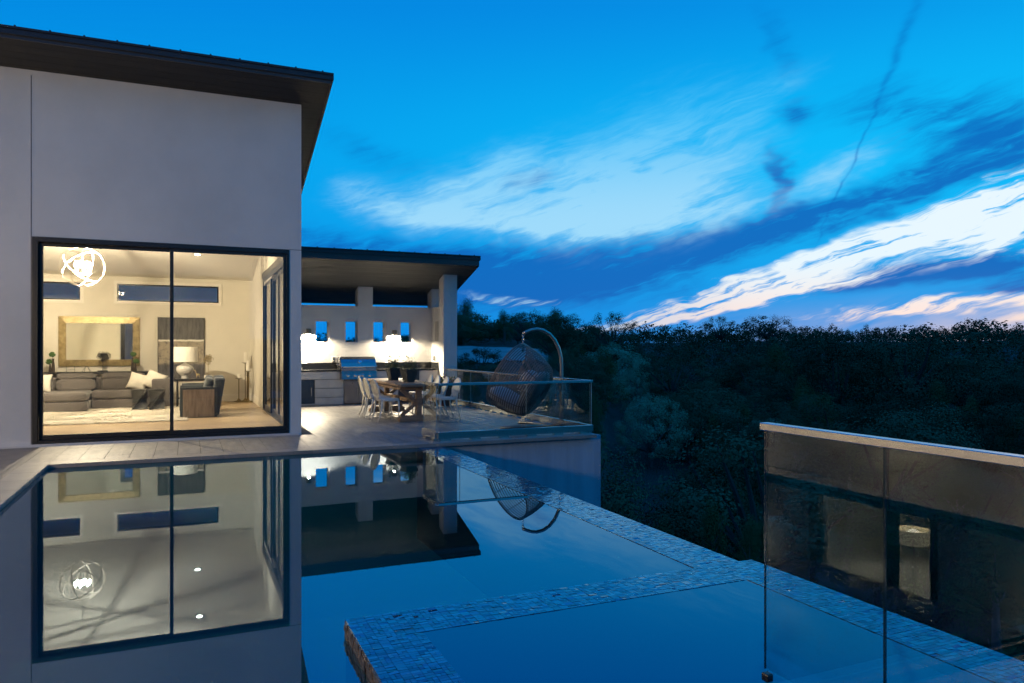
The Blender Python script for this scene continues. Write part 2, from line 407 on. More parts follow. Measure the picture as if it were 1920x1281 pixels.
# ================================================================== SETTING: terrain
def lerp_prof(r, P):
    xs, zs = P; return float(np.interp(r, xs, zs))
VAL = ([0, 12, 22, 34, 55, 80, 120, 170, 225, 300, 500, 1500, 6000], [-5, -5.5, -8.5, -10.5, -11.2, -9.8, -6.5, -1.5, 3.2, 3.0, -2, -18, -30])
PLA = ([0, 20, 32, 48, 62, 72, 110, 140, 260, 600, 1500, 6000], [-5, -4.5, -3.2, -1.5, -.1, .42, 1.6, 2.9, 4.2, 3, -14, -30])
def sstep(a, b, x):
    t = min(1, max(0, (x-a)/(b-a))); return t*t*(3-2*t)
def terrain(x, y):
    r = math.hypot(x, y); ph = math.degrees(math.atan2(x, y))
    k = sstep(25.5, 33.0, ph) * (1-sstep(95, 140, ph))
    if ph < -60: k = 0
    z = PLAz(r)*(1-k)+VALz(r)*k
    z -= 1.5*(1-sstep(13.5, 19.5, ph))*sstep(40, 75, r)*(1-k)
    z += .35*math.sin(x*.071+1.3)*math.cos(y*.063)*min(1, r/60)+.2*math.sin(x*.19+y*.13)
    return z
def PLAz(r): return lerp_prof(r, PLA)
def VALz(r): return lerp_prof(r, VAL)
def build_terrain():
    rs = [0, 6, 10, 14, 18, 22, 26, 30, 35, 40, 46, 52, 58, 64, 70, 78, 86, 95, 105, 116, 128, 140, 155, 170, 185, 200, 215, 230, 260, 300, 380, 500, 800, 1500, 3000, 6000]
    na = 240; mb = MB(); mb.v.append((0, 0, terrain(0, .01)))
    for r in rs[1:]:
        for k in range(na):
            a = 2*math.pi*k/na; x, y = r*math.sin(a), r*math.cos(a); mb.v.append((x, y, terrain(x, y)))
    for k in range(na): mb.f.append((0, 1+(k+1) % na, 1+k))
    for i in range(len(rs)-2):
        for k in range(na):
            a = 1+i*na; b = a+na; mb.f.append((a+k, a+(k+1) % na, b+(k+1) % na, b+k))
    o = struct('hillside', mb, 'soil_slope', smooth=True)
    # pale gravel clearing beyond the terrace with a track through it
    mb = MB(); g = []
    nr, nf = 22, 30
    for i in range(nr+1):
        for j in range(nf+1):
            ph = R(14+12.6*j/nf); e = 2.0*math.sin(j*.9)+1.5*math.sin(j*2.1)
            r = 66+e*.5+(46+e)*i/nr; x, y = r*math.sin(ph), r*math.cos(ph)
            mb.v.append((x, y, terrain(x, y)+.10+.02*math.sin(i*1.7+j)))
    for i in range(nr):
        for j in range(nf):
            a = i*(nf+1)+j; mb.f.append((a, a+1, a+nf+2, a+nf+1))
    struct('gravel_clearing', mb, 'gravel', smooth=True)
build_terrain()

# ================================================================== terrace, deck, pool, spa
DECK = 0.0; WATER = -.055; SPA = .030
PX0, PX1, PY0, PY1 = -1.63, 3.67, 2.60, 11.06     # pool basin
SX0, SX1, SY1 = .785, 3.585, 4.02                 # spa
# terrace slab on its concrete retaining wall
tb = MB(); tb.box((3.70, 11.20, -9.5), (6.63, 21.9, -.030)); tb.box((-1.929, 11.10, -4.0), (3.698, 13.0, -.060)); tb.box((1.8, 13.0, -4), (3.698, 21.9, -.030))
terrace = struct('terrace', tb, 'concrete')
kb = MB(); kb.box((-1.93, 11.37, -.029), (6.46, 13.06, -.006)); kb.box((1.86, 13.06, -.029), (6.46, 19.60, -.006))
k = obj('grout_bed', kb, 'grout', terrace)
# plank tiles 0.30 x 1.2 laid along the pool's length
def lay_tiles():
    cache = {}
    tw, tl, g = .302, 1.21, .0065
    def tile(x0, x1, y0, y1):
        if x1-x0 < .03 or y1-y0 < .03: return
        key = (round(x1-x0, 3), round(y1-y0, 3))
        if key not in cache:
            w, l = key; mb = MB().box((-w/2+g/2, -l/2+g/2, -.02), (w/2-g/2, l/2-g/2, 0)); cache[key] = mesh_of('paver', mb, 'paver', bevel=.0015, seg=1)
        o = link('paver', cache[key], terrace, ((x0+x1)/2, (y0+y1)/2, random.uniform(-.0008, .0008)))
    n = 0; x = -1.62-.302
    while x < 6.46-1e-3:
        x1 = min(x+tw, 6.46); ystart = 11.36; yend = 19.60 if x >= 1.86-.15 else 13.06
        xa = x
        if yend > 14 and x < 1.86: xa = 1.86
        off = [0, .62, .31, .93][n % 4]
        obj('coping_stone', MB().box((x+.001, 11.042, -.052), (x1-.001, 11.358, .0)), 'coping', terrace, bevel=.0015, seg=1)
        y = 11.36-off
        while y < yend-1e-3:
            y0 = max(y, ystart); y1 = min(y+tl, yend)
            if y1 > y0+.02:
                if y0 >= 13.06 or yend < 14: tile(xa if y0 >= 13.05 else x, x1, y0, y1)
                elif y1 <= 13.06: tile(x, x1, y0, y1)
                else:
                    tile(x, x1, y0, 13.06) if xa > x else None
                    tile(xa, x1, 13.06 if xa > x else y0, y1)
            y += tl
        x = x1; n += 1
lay_tiles()
# left deck and the deck the photographer stands on
db = MB(); db.box((-6.5, -6.0, -4), (-1.93, 13.06, -.004)); db.box((-1.93, -6.0, -4), (2.42, 2.30, -.004))
deck = struct('deck', db, 'deck_stone')
def deck_slabs():
    cache = None
    w, l, g = .90, .90, .006
    me = mesh_of('slab', MB().box((-w/2+g, -l/2+g, -.02), (w/2-g, l/2-g, 0)), 'deck_stone', bevel=.002, seg=1)
    for i in range(5):
        for j in range(7):
            link('slab', me, deck, (-6.05+.9*i, 7.0+.9*j-.24, .004))
deck_slabs()
pool = thing('swimming_pool', 'long rectangular infinity pool with still dark water beside the house', 'pool', (PX0, PY1, 0))
pool.location = (0, 0, 0)
pb = MB(); D0 = -1.45
pb.box((PX0-.30, PY0-.3, D0-.2), (PX1+.02, PY1+.02, D0))                                  # floor
pb.box((PX0-.30, PY0, D0), (PX0, PY1, -.056)); pb.box((PX0-.3, PY1, D0), (PX1+.03, PY1+.03, -.056))
pb.box((PX0, PY0-.3, D0), (PX1, PY0, -.032))
pb.box((PX0, PY0, D0), (.60, 3.30, -.62))                                                 # bench at the near end
obj('basin', pb, 'pool_plaster', pool)
eb = MB(); eb.box((3.27, 4.03, D0), (3.67, PY1+.02, WATER-.022)); eb.box((3.45, 4.03, -6), (3.67, 11.19, D0))
obj('infinity_wall', eb, 'mosaic_grout', pool)
# coping stones: left side and far side
for j in range(14):
    y1 = 11.04-.605*j; y0 = y1-.60
    if y0 < 2.3: break
    obj('coping_stone', MB().box((PX0-.30, y0, -.052), (PX0+.015, y1, .0)), 'coping', pool, bevel=.004, seg=1)
mb = MB().lathe([(.0, 0), (.14, 0), (.15, .012), (.11, .02), (.0, .02)], n=28, cap=False)
dr = obj('main_drain', mb, 'plastic_grey', pool, loc=(.35, 6.6, D0+.002))
dg = MB()
for k in range(-4, 5):
    h = math.sqrt(max(0, .105**2-(k*.022)**2)); dg.box((k*.022-.005, -h, 0), (k*.022+.005, h, .006))
obj('grate', dg, 'joint', dr, loc=(0, 0, .021))
# water
water = struct('water', MB().add([(PX0-.005, PY0, WATER), (SX0+.05, PY0, WATER), (SX0+.05, SY1-.05, WATER), (PX1, SY1-.05, WATER), (PX1, PY1, WATER), (PX0-.005, PY1, WATER)], [(0, 1, 2, 5), (2, 3, 4, 5)]), 'water')
# raised spa
spa = thing('spa', 'raised square spa with blue mosaic tile rim overlapping the pool', 'spa', (0, 0, 0))
sb = MB()
BW = .335
sb.box((SX0+.004, SY1-BW, -1.3), (SX1-.004, SY1-.004, SPA-.012)); sb.box((SX0+.004, 2.36, -1.3), (SX0+BW, SY1-BW, SPA-.012))
sb.box((SX1-BW, .6, -6), (SX1-.004, SY1-BW, SPA-.012)); sb.box((SX0+BW, 2.36, -1.3), (2.42, 2.44, SPA-.012)); sb.box((2.35, 2.44, -1.3), (2.42, 2.60, 0)); sb.box((2.42, .6, -1.3), (2.5, 2.44, SPA-.012))
obj('shell', sb, 'mosaic_grout', spa)
obj('basin', MB().box((SX0+BW-.02, .6, -1.1), (SX1-BW+.02, SY1-BW+.02, -.75)), 'spa_plaster', spa)
sp_w = struct('spa_water', MB().add([(SX0+BW-.003, 2.44, SPA-.003), (SX1-BW+.003, 2.44, SPA-.003), (SX1-BW+.003, SY1-BW+.003, SPA-.003), (SX0+BW-.003, SY1-BW+.003, SPA-.003),
                                     (2.5, 2.44, SPA-.003), (2.5, .6, SPA-.003), (SX1-BW+.003, .6, SPA-.003)], [(0, 4, 1, 2, 3), (4, 5, 6, 1)]), 'water')
mb = MB().lathe([(.0, 0), (.045, 0), (.05, .008), (.02, .014), (0, .014)], n=20, cap=False)
obj('spa_jet', mb, 'chrome', spa, loc=(2.35, 3.05, -.748))
# mosaic: tiles on the spa rim, its sides, and the pool's infinity edge
def mosaic():
    rg = random.Random(4)
    tiles = []    # (cx,cy,cz, hx,hy, normal axis, owner)
    def band(x0, x1, y0, y1, z, owner, tx=.050, ty=.0250):
        nx = max(1, round((x1-x0)/tx)); ny = max(1, round((y1-y0)/ty)); dx, dy = (x1-x0)/nx, (y1-y0)/ny
        for j in range(ny):
            for i in range(nx):
                if rg.random() < .35:    # split piece: two small squares
                    for s in (-.25, .25): tiles.append((x0+(i+.5+s)*dx, y0+(j+.5)*dy, z, dx*.25, dy*.5, owner))
                else: tiles.append((x0+(i+.5)*dx, y0+(j+.5)*dy, z, dx*.5, dy*.5, owner))
    band(SX0, SX1, SY1-BW, SY1, SPA, spa); band(SX0, SX0+BW, 2.40, SY1-BW, SPA, spa); band(SX1-BW, SX1, 1.0, SY1-BW, SPA, spa)
    band(3.27, 3.67, 4.03, 11.05, WATER+.004, pool, .050, .0285)
    tiles.sort(key=lambda t: t[0]*.4+t[1]*.915+abs(t[0]-1.0)*.3 if t[5] is spa and t[1] > 2.95 and t[0] < 2.2 else 100+t[1])
    big = {spa: MB(), pool: MB()}
    cache = {}
    cnt = 0
    for (x, y, z, hx, hy, ow) in tiles:
        hx -= .0009; hy -= .0009
        sg = .008 if rg.random() < .8 else .035; ax, ay = rg.gauss(0, sg), rg.gauss(0, sg); dz = rg.uniform(-.0012, .0008)
        if ow is spa and cnt < 300 and y > 2.95:
            key = (round(hx, 4), round(hy, 4), rg.randrange(6))
            if key not in cache: cache[key] = mesh_of('mosaic_tile', MB().box((-hx, -hy, -.008), (hx, hy, 0)), 'mosaic')
            link('mosaic_tile', cache[key], spa, (x, y, z+dz), (ax, ay, 0)); cnt += 1
        else:
            f = lambda u, v: z+dz+u*math.tan(ay)*-1+v*math.tan(ax)
            big[ow].hexa([(x-hx, y-hy, z-.008), (x+hx, y-hy, z-.008), (x+hx, y+hy, z-.008), (x-hx, y+hy, z-.008),
                          (x-hx, y-hy, f(-hx, -hy)), (x+hx, y-hy, f(hx, -hy)), (x+hx, y+hy, f(hx, hy)), (x-hx, y+hy, f(-hx, hy))])
    for ow in (spa, pool):
        o = obj('mosaic_field', big[ow], mosaic_islands(), ow); o['kind'] = 'stuff'
    # tiled upright faces of the spa, brown of the warm lamplight put into their colour
    e = MB(); zz = [SPA-.004-.0265*i for i in range(5)]
    for i in range(4):
        z1, z0 = zz[i]-.001, zz[i+1]+.001
        yy = 2.40
        while yy < SY1-.02:
            w = rg.choice((.024, .05)); p = rg.uniform(.001, .007)
            e.box((SX0-p, yy+.001, z0), (SX0+.006, min(yy+w, SY1)-.001, z1)); yy += w
        xx = SX0
        while xx < SX1-.02:
            w = rg.choice((.024, .05)); p = rg.uniform(.001, .007)
            e.box((xx+.001, SY1-.006, z0), (min(xx+w, SX1)-.001, SY1+p, z1)); xx += w
    o = obj('edge_mosaic', e, 'mosaic_edge', spa); o['kind'] = 'stuff'
def mosaic_islands():
    if 'mosaic_isl' in M: return M['mosaic_isl']
    m = M['mosaic'].copy(); m.name = 'mosaic_isl'; nt = m.node_tree
    geo = nt.nodes.new('ShaderNodeNewGeometry')
    for n in [n for n in nt.nodes if n.type == 'OBJECT_INFO']:
        for l in list(n.outputs['Random'].links): nt.links.new(geo.outputs['Random Per Island'], l.to_socket)
    M['mosaic_isl'] = m; return m
mosaic()
# ================================================================== MAIN HOUSE
YF = 13.178; XR = 1.824; FZ = .03; YB = 21.55; XI = 1.68     # facade, right wall, room floor, room back wall, right wall inner face
SOF = .32                                                     # soffit slope
house = thing('house', 'tall white stucco house with dark shed roof and lit living room', 'house', (0, 0, 0))
W0, W1, WT = -2.135, 1.623, 3.18                              # sliding door opening
def soff(y): return 5.705+SOF*(YF-y)
w = MB()
w.box((-7.0, YF, -.3), (W0, YF+.25, 5.70)); w.box((W0, YF, WT), (W1, YF+.25, 5.70)); w.box((W1, YF, -.0), (XR, YF+.25, 5.70))
obj('front_wall', w, 'stucco', house)
w = MB()
D0y, D1y, DT = 14.10, 18.42, 3.13                             # side door opening
zt = 3.2
w.hexa([(XI, YF+.25, DT), (XR, YF+.25, DT), (XR, YB+.3, DT-.3), (XI, YB+.3, DT-.3), (XI, YF+.25, 5.6), (XR, YF+.25, 5.60), (XR, YB+.3, 3.50), (XI, YB+.3, 3.50)])
w.box((XI, YF+.25, -.3), (XR, D0y, DT)); w.box((XI, D1y, -.3), (XR, YB+.3, DT-.3)); 
w.hexa([(XI, D1y, DT-.31), (XR, D1y, DT-.31), (XR, YB+.3, DT-.31), (XI, YB+.3, DT-.31), (XI, D1y, DT-.1), (XR, D1y, DT-.1), (XR, YB+.3, DT-.1), (XI, YB+.3, DT-.1)])
obj('side_wall', w, 'stucco', house)
# plinth under the door and control joints in the stucco
obj('plinth', MB().box((-7.0, YF-.09, -.03), (XR-.05, YF-.001, .028)), 'stucco', house)
obj('control_joint', MB().box((-2.152, YF-.003, .03), (-2.141, YF+.01, 5.62)), 'joint', house)
obj('control_joint', MB().box((W1+.001, YF-.003, WT-.004), (XR, YF+.01, WT+.006)), 'joint', house)
# room shell
RX0 = -5.6
def ceil(y): return 3.33+.18*(YB-y)
o = obj('floor', MB().box((RX0, YF+.10, -.02), (XI, YB, FZ-.012)), 'black_wood', house)
def planks():
    rg = random.Random(3); y = YF+.12; pw = .19; cache = {}
    while y < YB-.02:
        y1 = min(y+pw, YB); x = RX0-rg.uniform(0, 1.6)
        while x < XI:
            l = 2.2; a = max(x, RX0); b = min(x+l, XI)
            if b-a > .05:
                key = (round(b-a, 2), round(y1-y, 3))
                if key not in cache: cache[key] = mesh_of('plank', MB().box((0, .0012, -.012), (key[0]-.002, key[1]-.0012, 0)), 'room_floor')
                link('plank', cache[key], o, (a, y, FZ))
            x += l
        y = y1
planks()
WLx0, WLx1, WRx0, WRx1, WZ0, WZ1 = -4.6, -2.455, -1.626, .805, 2.70, 3.145
w = MB(); t = YB+.18
w.box((RX0, YB, -.02), (XI, t, WZ0)); w.box((RX0, YB, WZ1), (XI, t, 3.6))
for a, b in ((RX0, WLx0), (WLx1, WRx0), (WRx1, XI)): w.box((a, YB, WZ0), (b, t, WZ1))
obj('room_back_wall', w, 'room_wall', house)
w = MB(); ri = XI-.014   # painted lining of the right wall
w.box((ri, D1y, FZ), (XI-.001, YB, 3.10)); w.box((ri, YF+.25, FZ), (XI-.001, D0y, DT))
w.hexa([(ri, YF+.25, DT+.0), (XI-.001, YF+.25, DT), (XI-.001, YB, 3.10), (ri, YB, 3.10), (ri, YF+.25, ceil(YF+.25)), (XI-.001, YF+.25, ceil(YF+.25)), (XI-.001, YB, ceil(YB)), (ri, YB, ceil(YB))])
w.box((RX0-.15, YF+.25, -.02), (RX0, YB, 4.9)); 
obj('room_lining', w, 'room_wall', house)
obj('front_lining', MB().box((RX0, YF+.251, WT+.02), (XI-.02, YF+.27, 4.75)), 'room_wall', house)
obj('front_lining', MB().box((RX0, YF+.251, FZ), (W0-.02, YF+.27, WT+.02)), 'room_wall', house)
cy0, cy1 = YF+.2, YB+.2
obj('ceiling', MB().hexa([(RX0-.1, cy0, ceil(cy0)), (XI+.05, cy0, ceil(cy0)), (XI+.05, cy1, ceil(cy1)), (RX0-.1, cy1, ceil(cy1)),
                          (RX0-.1, cy0, ceil(cy0)+.1), (XI+.05, cy0, ceil(cy0)+.1), (XI+.05, cy1, ceil(cy1)+.1), (RX0-.1, cy1, ceil(cy1)+.1)]), 'room_ceiling', house)
obj('baseboard', MB().box((RX0, YB-.018, FZ), (XI-.016, YB-.001, .235)), 'trim', house, bevel=.003, seg=1)
obj('baseboard', MB().box((ri-.018, D1y+.02, FZ), (ri-.001, YB-.019, .235)), 'trim', house, bevel=.003, seg=1)
# clerestory windows in the back wall
for a, b in ((WLx0, WLx1), (WRx0, WRx1)):
    f = MB(); e = .075
    f.box((a-e, YB-.03, WZ1), (b+e, YB-.001, WZ1+e)); f.box((a-e, YB-.03, WZ0-e), (b+e, YB-.001, WZ0)); f.box((a-e, YB-.03, WZ0), (a, YB-.001, WZ1)); f.box((b, YB-.03, WZ0), (b+e, YB-.001, WZ1))
    cw = obj('clerestory_window', f, 'trim', house)
    obj('pane', MB().box((a, YB+.10, WZ0), (b, YB+.112, WZ1)), 'glass_window', cw)
    g = MB(); g.box((a, YB+.08, WZ0), (b, YB+.13, WZ0+.03)); g.box((a, YB+.08, WZ1-.03), (b, YB+.13, WZ1)); g.box((a, YB+.08, WZ0+.03), (a+.03, YB+.13, WZ1-.03)); g.box((b-.03, YB+.08, WZ0+.03), (b, YB+.13, WZ1-.03))
    obj('sash', g, 'frame_dark', cw)
# big two-panel sliding door
f = MB(); y0, y1 = YF-.02, YF+.14
f.box((W0, y0, .02), (W0+.075, y1, WT)); f.box((W1-.045, y0, .02), (W1, y1, WT)); f.box((W0+.075, y0, WT-.075), (W1-.045, y1, WT)); f.box((W0+.075, y0, .02), (W1-.045, y1, .075))
sd = obj('sliding_door', f, 'frame_dark', house, bevel=.003, seg=1)
MX = -.215
def panel(a, b, y):
    f = MB(); z0, z1, e = .077, WT-.077, .05
    f.box((a, y, z0), (a+e, y+.045, z1)); f.box((b-e, y, z0), (b, y+.045, z1)); f.box((a+e, y, z0), (b-e, y+.045, z0+.075)); f.box((a+e, y, z1-.05), (b-e, y+.045, z1))
    obj('panel_frame', f, 'frame_dark', sd, bevel=.003, seg=1)
    obj('pane', MB().box((a+e, y+.016, z0+.075), (b-e, y+.028, z1-.05)), 'glass_window', sd)
panel(W0+.077, MX+.027, YF+.07); panel(MX-.027, W1-.047, YF+.015)
obj('handle', MB().box((W0+.095, YF+.045, .95), (W0+.115, YF+.07, 1.15)), 'frame_mid', sd, bevel=.004)
# side sliding door onto the terrace
f = MB(); x0, x1 = XI-.02, XR+.01
f.box((x0, D0y, .0), (x1, D0y+.06, DT)); f.box((x0, D1y-.06, .0), (x1, D1y, DT)); f.box((x0, D0y+.06, DT-.10), (x1, D1y-.06, DT)); f.box((x0, D0y+.06, .0), (x1, D1y-.06, .06))
s2 = obj('side_sliding_door', f, 'frame_mid', house, bevel=.003, seg=1)
obj('door_casing', MB().box((XI-.03, D0y-.1, DT), (XI-.016, D1y+.1, DT+.12)), 'sconce', house)
yc = [D0y+.062, 15.55, 16.95, D1y-.062]
for i in range(3):
    a, b = yc[i], yc[i+1]; xx = XI+.01+.045*(i % 2); e = .085; f = MB()
    f.box((xx, a, .062), (xx+.04, a+e, DT-.102)); f.box((xx, b-e, .062), (xx+.04, b, DT-.102)); f.box((xx, a+e, .062), (xx+.04, b-e, .16)); f.box((xx, a+e, DT-.19), (xx+.04, b-e, DT-.102))
    obj('panel_frame', f, 'frame_mid', s2, bevel=.003, seg=1)
    obj('pane', MB().box((xx+.014, a+e, .16), (xx+.026, b-e, DT-.19)), 'glass_window', s2)
# shed roof: slab + fascia + soffit boards + standing seams
ER, EF, EB = 2.22, 12.51, 22.6
def slab(x0, x1, ya, yb, dz0, dz1, fn):
    return [(x0, ya, fn(ya)+dz0), (x1, ya, fn(ya)+dz0), (x1, yb, fn(yb)+dz0), (x0, yb, fn(yb)+dz0), (x0, ya, fn(ya)+dz1), (x1, ya, fn(ya)+dz1), (x1, yb, fn(yb)+dz1), (x0, yb, fn(yb)+dz1)]
def roof_over(owner, X0, X1, ya, yb, fn, plank_mat, pw, seam, th=.20):
    rf = obj('roof', MB().hexa(slab(X0+.02, X1-.02, ya+.02, yb-.02, .014, th, fn)), 'roof_metal', owner)
    f = MB(); f.hexa(slab(X0, X1, ya-.015, ya+.015, -.02, th-.05, lambda y: fn(ya))); f.hexa(slab(X1-.018, X1+.012, ya+.016, yb, -.02, th-.04, fn))
    obj('fascia', f, 'fascia', rf)
    f = MB(); f.hexa(slab(X0, X1+.03, ya-.05, yb+.05, th, th+.032, fn)); f.hexa(slab(X0, X1+.03, ya-.05, ya-.03, th-.07, th-.001, lambda y: fn(ya)+.0)); f.hexa(slab(X1+.014, X1+.03, ya-.028, yb, th-.07, th-.001, fn))
    obj('roof_edge', f, 'roof_metal', rf)
    y = ya+.018; cache = {}
    while y < yb-.05:
        y1 = min(y+pw, yb)
        mb = MB().hexa(slab(X0+.02, X1-.02, y+.004, y1-.004, 0, .012, fn)); obj('soffit_board', mb, plank_mat, rf); y = y1
    x = X1-.15
    while x > X0:
        obj('seam', MB().hexa(slab(x-.012, x+.012, ya-.045, yb+.04, th+.033, th+.052, fn)), 'roof_metal', rf); x -= seam
    return rf
roof_over(house, -7.5, ER, EF, 17.5, soff, 'soffit', .145, .43, .10)
obj('rear_roof', MB().hexa(slab(-7.4, ER-.1, 17.51, EB, .0, .22, lambda y: soff(17.5)-.19*(y-17.5))), 'roof_metal', house)
# wing of the same house along the left of the deck (out of frame; seen in the railing glass)
rw = thing('rear_house', 'plain stucco rear block of the house beyond the clerestory windows', 'house', (0, 0, 0))
obj('wall', MB().box((-9.0, 26.0, -.5), (1.4, 26.3, 4.3)), 'stucco', rw); obj('roof', MB().hexa([(-9.3, 25.5, 4.0), (1.8, 25.5, 4.0), (1.8, 28, 4.9), (-9.3, 28, 4.9), (-9.3, 25.5, 4.2), (1.8, 25.5, 4.2), (1.8, 28, 5.1), (-9.3, 28, 5.1)]), 'roof_metal', rw)
wing = thing('house_wing', 'white stucco wing of the house along the deck with wall lamps', 'house', (0, 0, 0))
w = MB(); WA, WB_, WH = 8.26, 11.0, 2.75
w.box((-7.0, -6.0, -.3), (-6.5, WA, 4.4)); w.box((-7.0, WA, WH), (-6.5, WB_, 4.4)); w.box((-7.0, WB_, -.3), (-6.5, YF-.002, 4.4)); w.box((-7.0, -6.3, -.3), (2.4, -6.001, 4.4))
obj('wall', w, 'stucco_smooth', wing)
obj('roof', MB().hexa([(-11.5, -6.6, 4.42), (-5.9, -6.6, 4.42), (-5.9, EF-.06, 4.42), (-11.5, EF-.06, 4.42), (-11.5, -6.6, 4.62), (-5.9, -6.6, 4.62), (-5.9, EF-.06, 4.62), (-11.5, EF-.06, 4.62)]), 'roof_metal', wing)
f = MB(); f.box((-6.62, WA, .0), (-6.50, WA+.14, WH)); f.box((-6.62, WB_-.24, .0), (-6.50, WB_, WH)); f.box((-6.62, WA+.1, WH-.08), (-6.5, WB_-.16, WH)); f.box((-6.62, 9.06, 0), (-6.5, 9.22, WH-.08))
dw = obj('sliding_door', f, 'frame_dark', wing); obj('pane', MB().box((-6.575, WA+.1, .02), (-6.565, WB_-.16, WH-.08)), 'glass_window', dw)
w = MB(); w.box((-11.2, 7.0, -.02), (-7.001, 12.2, .02)); w.box((-11.2, 7.0, 3.0), (-7.001, 12.2, 3.1)); w.box((-11.3, 7.0, .02), (-11.2, 12.2, 3.0)); w.box((-11.2, 6.9, .02), (-7.001, 7.0, 3.0)); w.box((-11.2, 12.2, .02), (-7.001, 12.3, 3.0))
obj('room_shell', w, 'room_wall', wing)
t = thing('drum_pendant', 'glowing drum pendant lamp inside the lit wing room', 'pendant lamp', (-8.3, 10.1, 1.95))
obj('shade', MB().lathe([(.30, 0), (.30, .28)], n=28, cap=False), 'drum_shade', t); obj('cord', MB().tube([(0, 0, .26), (0, 0, 1.05)], .006, 6), 'frame_dark', t)
light('pendant_light', 'POINT', (0, 0, .12), 520, WARM, t, .12)
t = thing('glowing_table_lamp', 'small glowing table lamp inside the lit wing room', 'lamp', (-7.9, 8.75, .75))
obj('shade', MB().lathe([(.14, .25), (.11, .48)], n=24, cap=False), 'drum_shade', t); obj('base', MB().lathe([(.07, 0), (.09, .1), (.03, .24)], n=20), 'ceramic', t)
t = thing('wing_console', 'pale low console under the glowing lamp in the wing room', 'console', (-8.0, 9.4, .02))
obj('top', MB().box((-.25, -.95, .68), (.25, .95, .73)), 'ceramic', t); obj('body', MB().box((-.22, -.9, .05), (.22, .9, .68)), 'chair_white', t)
def wall_lamp(name, label, loc, rz, energy, spot, group=None, up=False):
    t = thing(name, label, 'wall lamp', loc, rz, group)       # local -Y is away from the wall
    obj('backplate', MB().box((-.05, -.012, -.07), (.05, -.001, .07)), 'sconce', t, bevel=.003, seg=1)
    obj('shade', MB().lathe([(.066, -.062), (.066, .062), (.05, .063), (.001, .063)], (0, -.09, 0), 20, cap=False).lathe([(.060, .05), (.060, -.062)], (0, -.09, 0), 20, cap=False), 'sconce', t)
    obj('arm', MB().box((-.012, -.04, -.012), (.012, -.012, .012)), 'sconce', t)
    obj('bulb', MB().lathe([(.001, -.030), (.03, -.028), (.04, -.01), (.03, .02), (.001, .03)], (0, -.09, 0), 14, cap=False), 'bulb', t, smooth=True)
    light('lamp_light', 'SPOT', (0, -.09, -.075), energy, WARM, t, .03, spot, .35)
    return t
def porch_lamp(loc, rz, energy, label, group):
    t = thing('porch_lamp', label, 'wall lamp', loc, rz, group)
    obj('backplate', MB().box((-.06, -.012, -.10), (.06, -.001, .10)), 'sconce', t, bevel=.003, seg=1)
    c = MB().lathe([(.07, .0), (.075, .012), (.02, .03), (.001, .035)], (0, -.11, .11), 16); obj('cap', c, 'sconce', t)
    obj('arm', MB().box((-.012, -.11, .12), (.012, -.012, .14)), 'sconce', t)
    obj('glass_globe', MB().lathe([(.001, -.10), (.05, -.09), (.065, -.03), (.062, .06), (.05, .105)], (0, -.11, 0), 18, cap=False), 'lit_lens', t, smooth=True)
    light('lamp_light', 'POINT', (0, -.22, 0), energy, (1.0, .74, .45), t, .22)
porch_lamp((-6.5, 6.1, 2.35), R(90), 290, 'glowing globe porch lamp on the wing wall beside its sliding door', 'porch lamps on the wing')
porch_lamp((-6.5, 12.75, 2.6), R(90), 250, 'glowing globe porch lamp on the wing wall close to the house corner', 'porch lamps on the wing')
porch_lamp((-6.5, 3.6, 2.35), R(90), 620, 'glowing globe porch lamp alone on the blank end of the wing wall', 'porch lamps on the wing')
# ================================================================== LIVING ROOM CONTENTS
def chandelier():
    c = (-1.93, 17.3, 3.15); r = .415
    t = thing('orb_chandelier', 'white metal orb chandelier with glowing candle bulbs hanging in living room', 'chandelier', c)
    rots = [(90, 0, 20), (70, 35, 0), (110, -40, 60), (40, 20, 110), (130, 15, 160), (62, -25, 200), (95, 60, 30)]
    for a in rots:
        m = Euler([R(q) for q in a]).to_matrix().to_4x4(); N = 48; mb = MB(); vs = []; fs = []
        for i in range(N):
            an = 2*math.pi*i/N
            for rr, zz in ((r, -.014), (r, .014), (r-.006, .014), (r-.006, -.014)): vs.append((rr*math.cos(an), rr*math.sin(an), zz))
        for i in range(N):
            j = (i+1) % N
            for k in range(4): fs.append((i*4+k, i*4+(k+1) % 4, j*4+(k+1) % 4, j*4+k))
        obj('hoop', mb.add(vs, fs).xform(m), 'orb', t, smooth=False)
    zc = ceil(17.3)-3.15
    obj('stem', MB().tube([(0, 0, -.16), (0, 0, zc)], .008, 8), 'orb', t)
    obj('canopy', MB().lathe([(.065, -.03), (.065, 0), (.02, .0)], (0, 0, zc-.002), 20), 'orb', t)
    for k in range(6):
        a = k*math.pi/3+.3; p = (.13*math.cos(a), .13*math.sin(a))
        arm = obj('arm', MB().tube([(0, 0, -.15), (p[0]*.6, p[1]*.6, -.17), (p[0], p[1], -.11), (p[0], p[1], -.02)], .007, 6), 'orb', t)
        obj('bulb', MB().lathe([(.001, -.025), (.024, .0), (.028, .035), (.017, .075), (.001, .11)], (p[0], p[1], 0), 10, cap=False), 'bulb', arm, smooth=True)
    light('chandelier_light', 'POINT', (0, 0, .03), 1080, WARM, t, .045)
chandelier()
def downlight(x, y, label, e=26):
    z = ceil(y); t = thing('ceiling_light', label, 'ceiling light', (x, y, z-.001), 0, 'recessed lights in the living room ceiling')
    t.rotation_euler = (-math.atan(.18), 0, 0)
    obj('trim_ring', MB().lathe([(.085, 0), (.085, -.008), (.062, -.010), (.062, 0)], n=24, cap=False), 'trim', t)
    obj('lens', MB().lathe([(.001, -.004), (.062, -.004)], n=24, cap=False), 'lit_lens', t)
    light('downlight', 'SPOT', (0, 0, -.02), e, WARM, t, .05, 120, .8, (0, 0, 0))
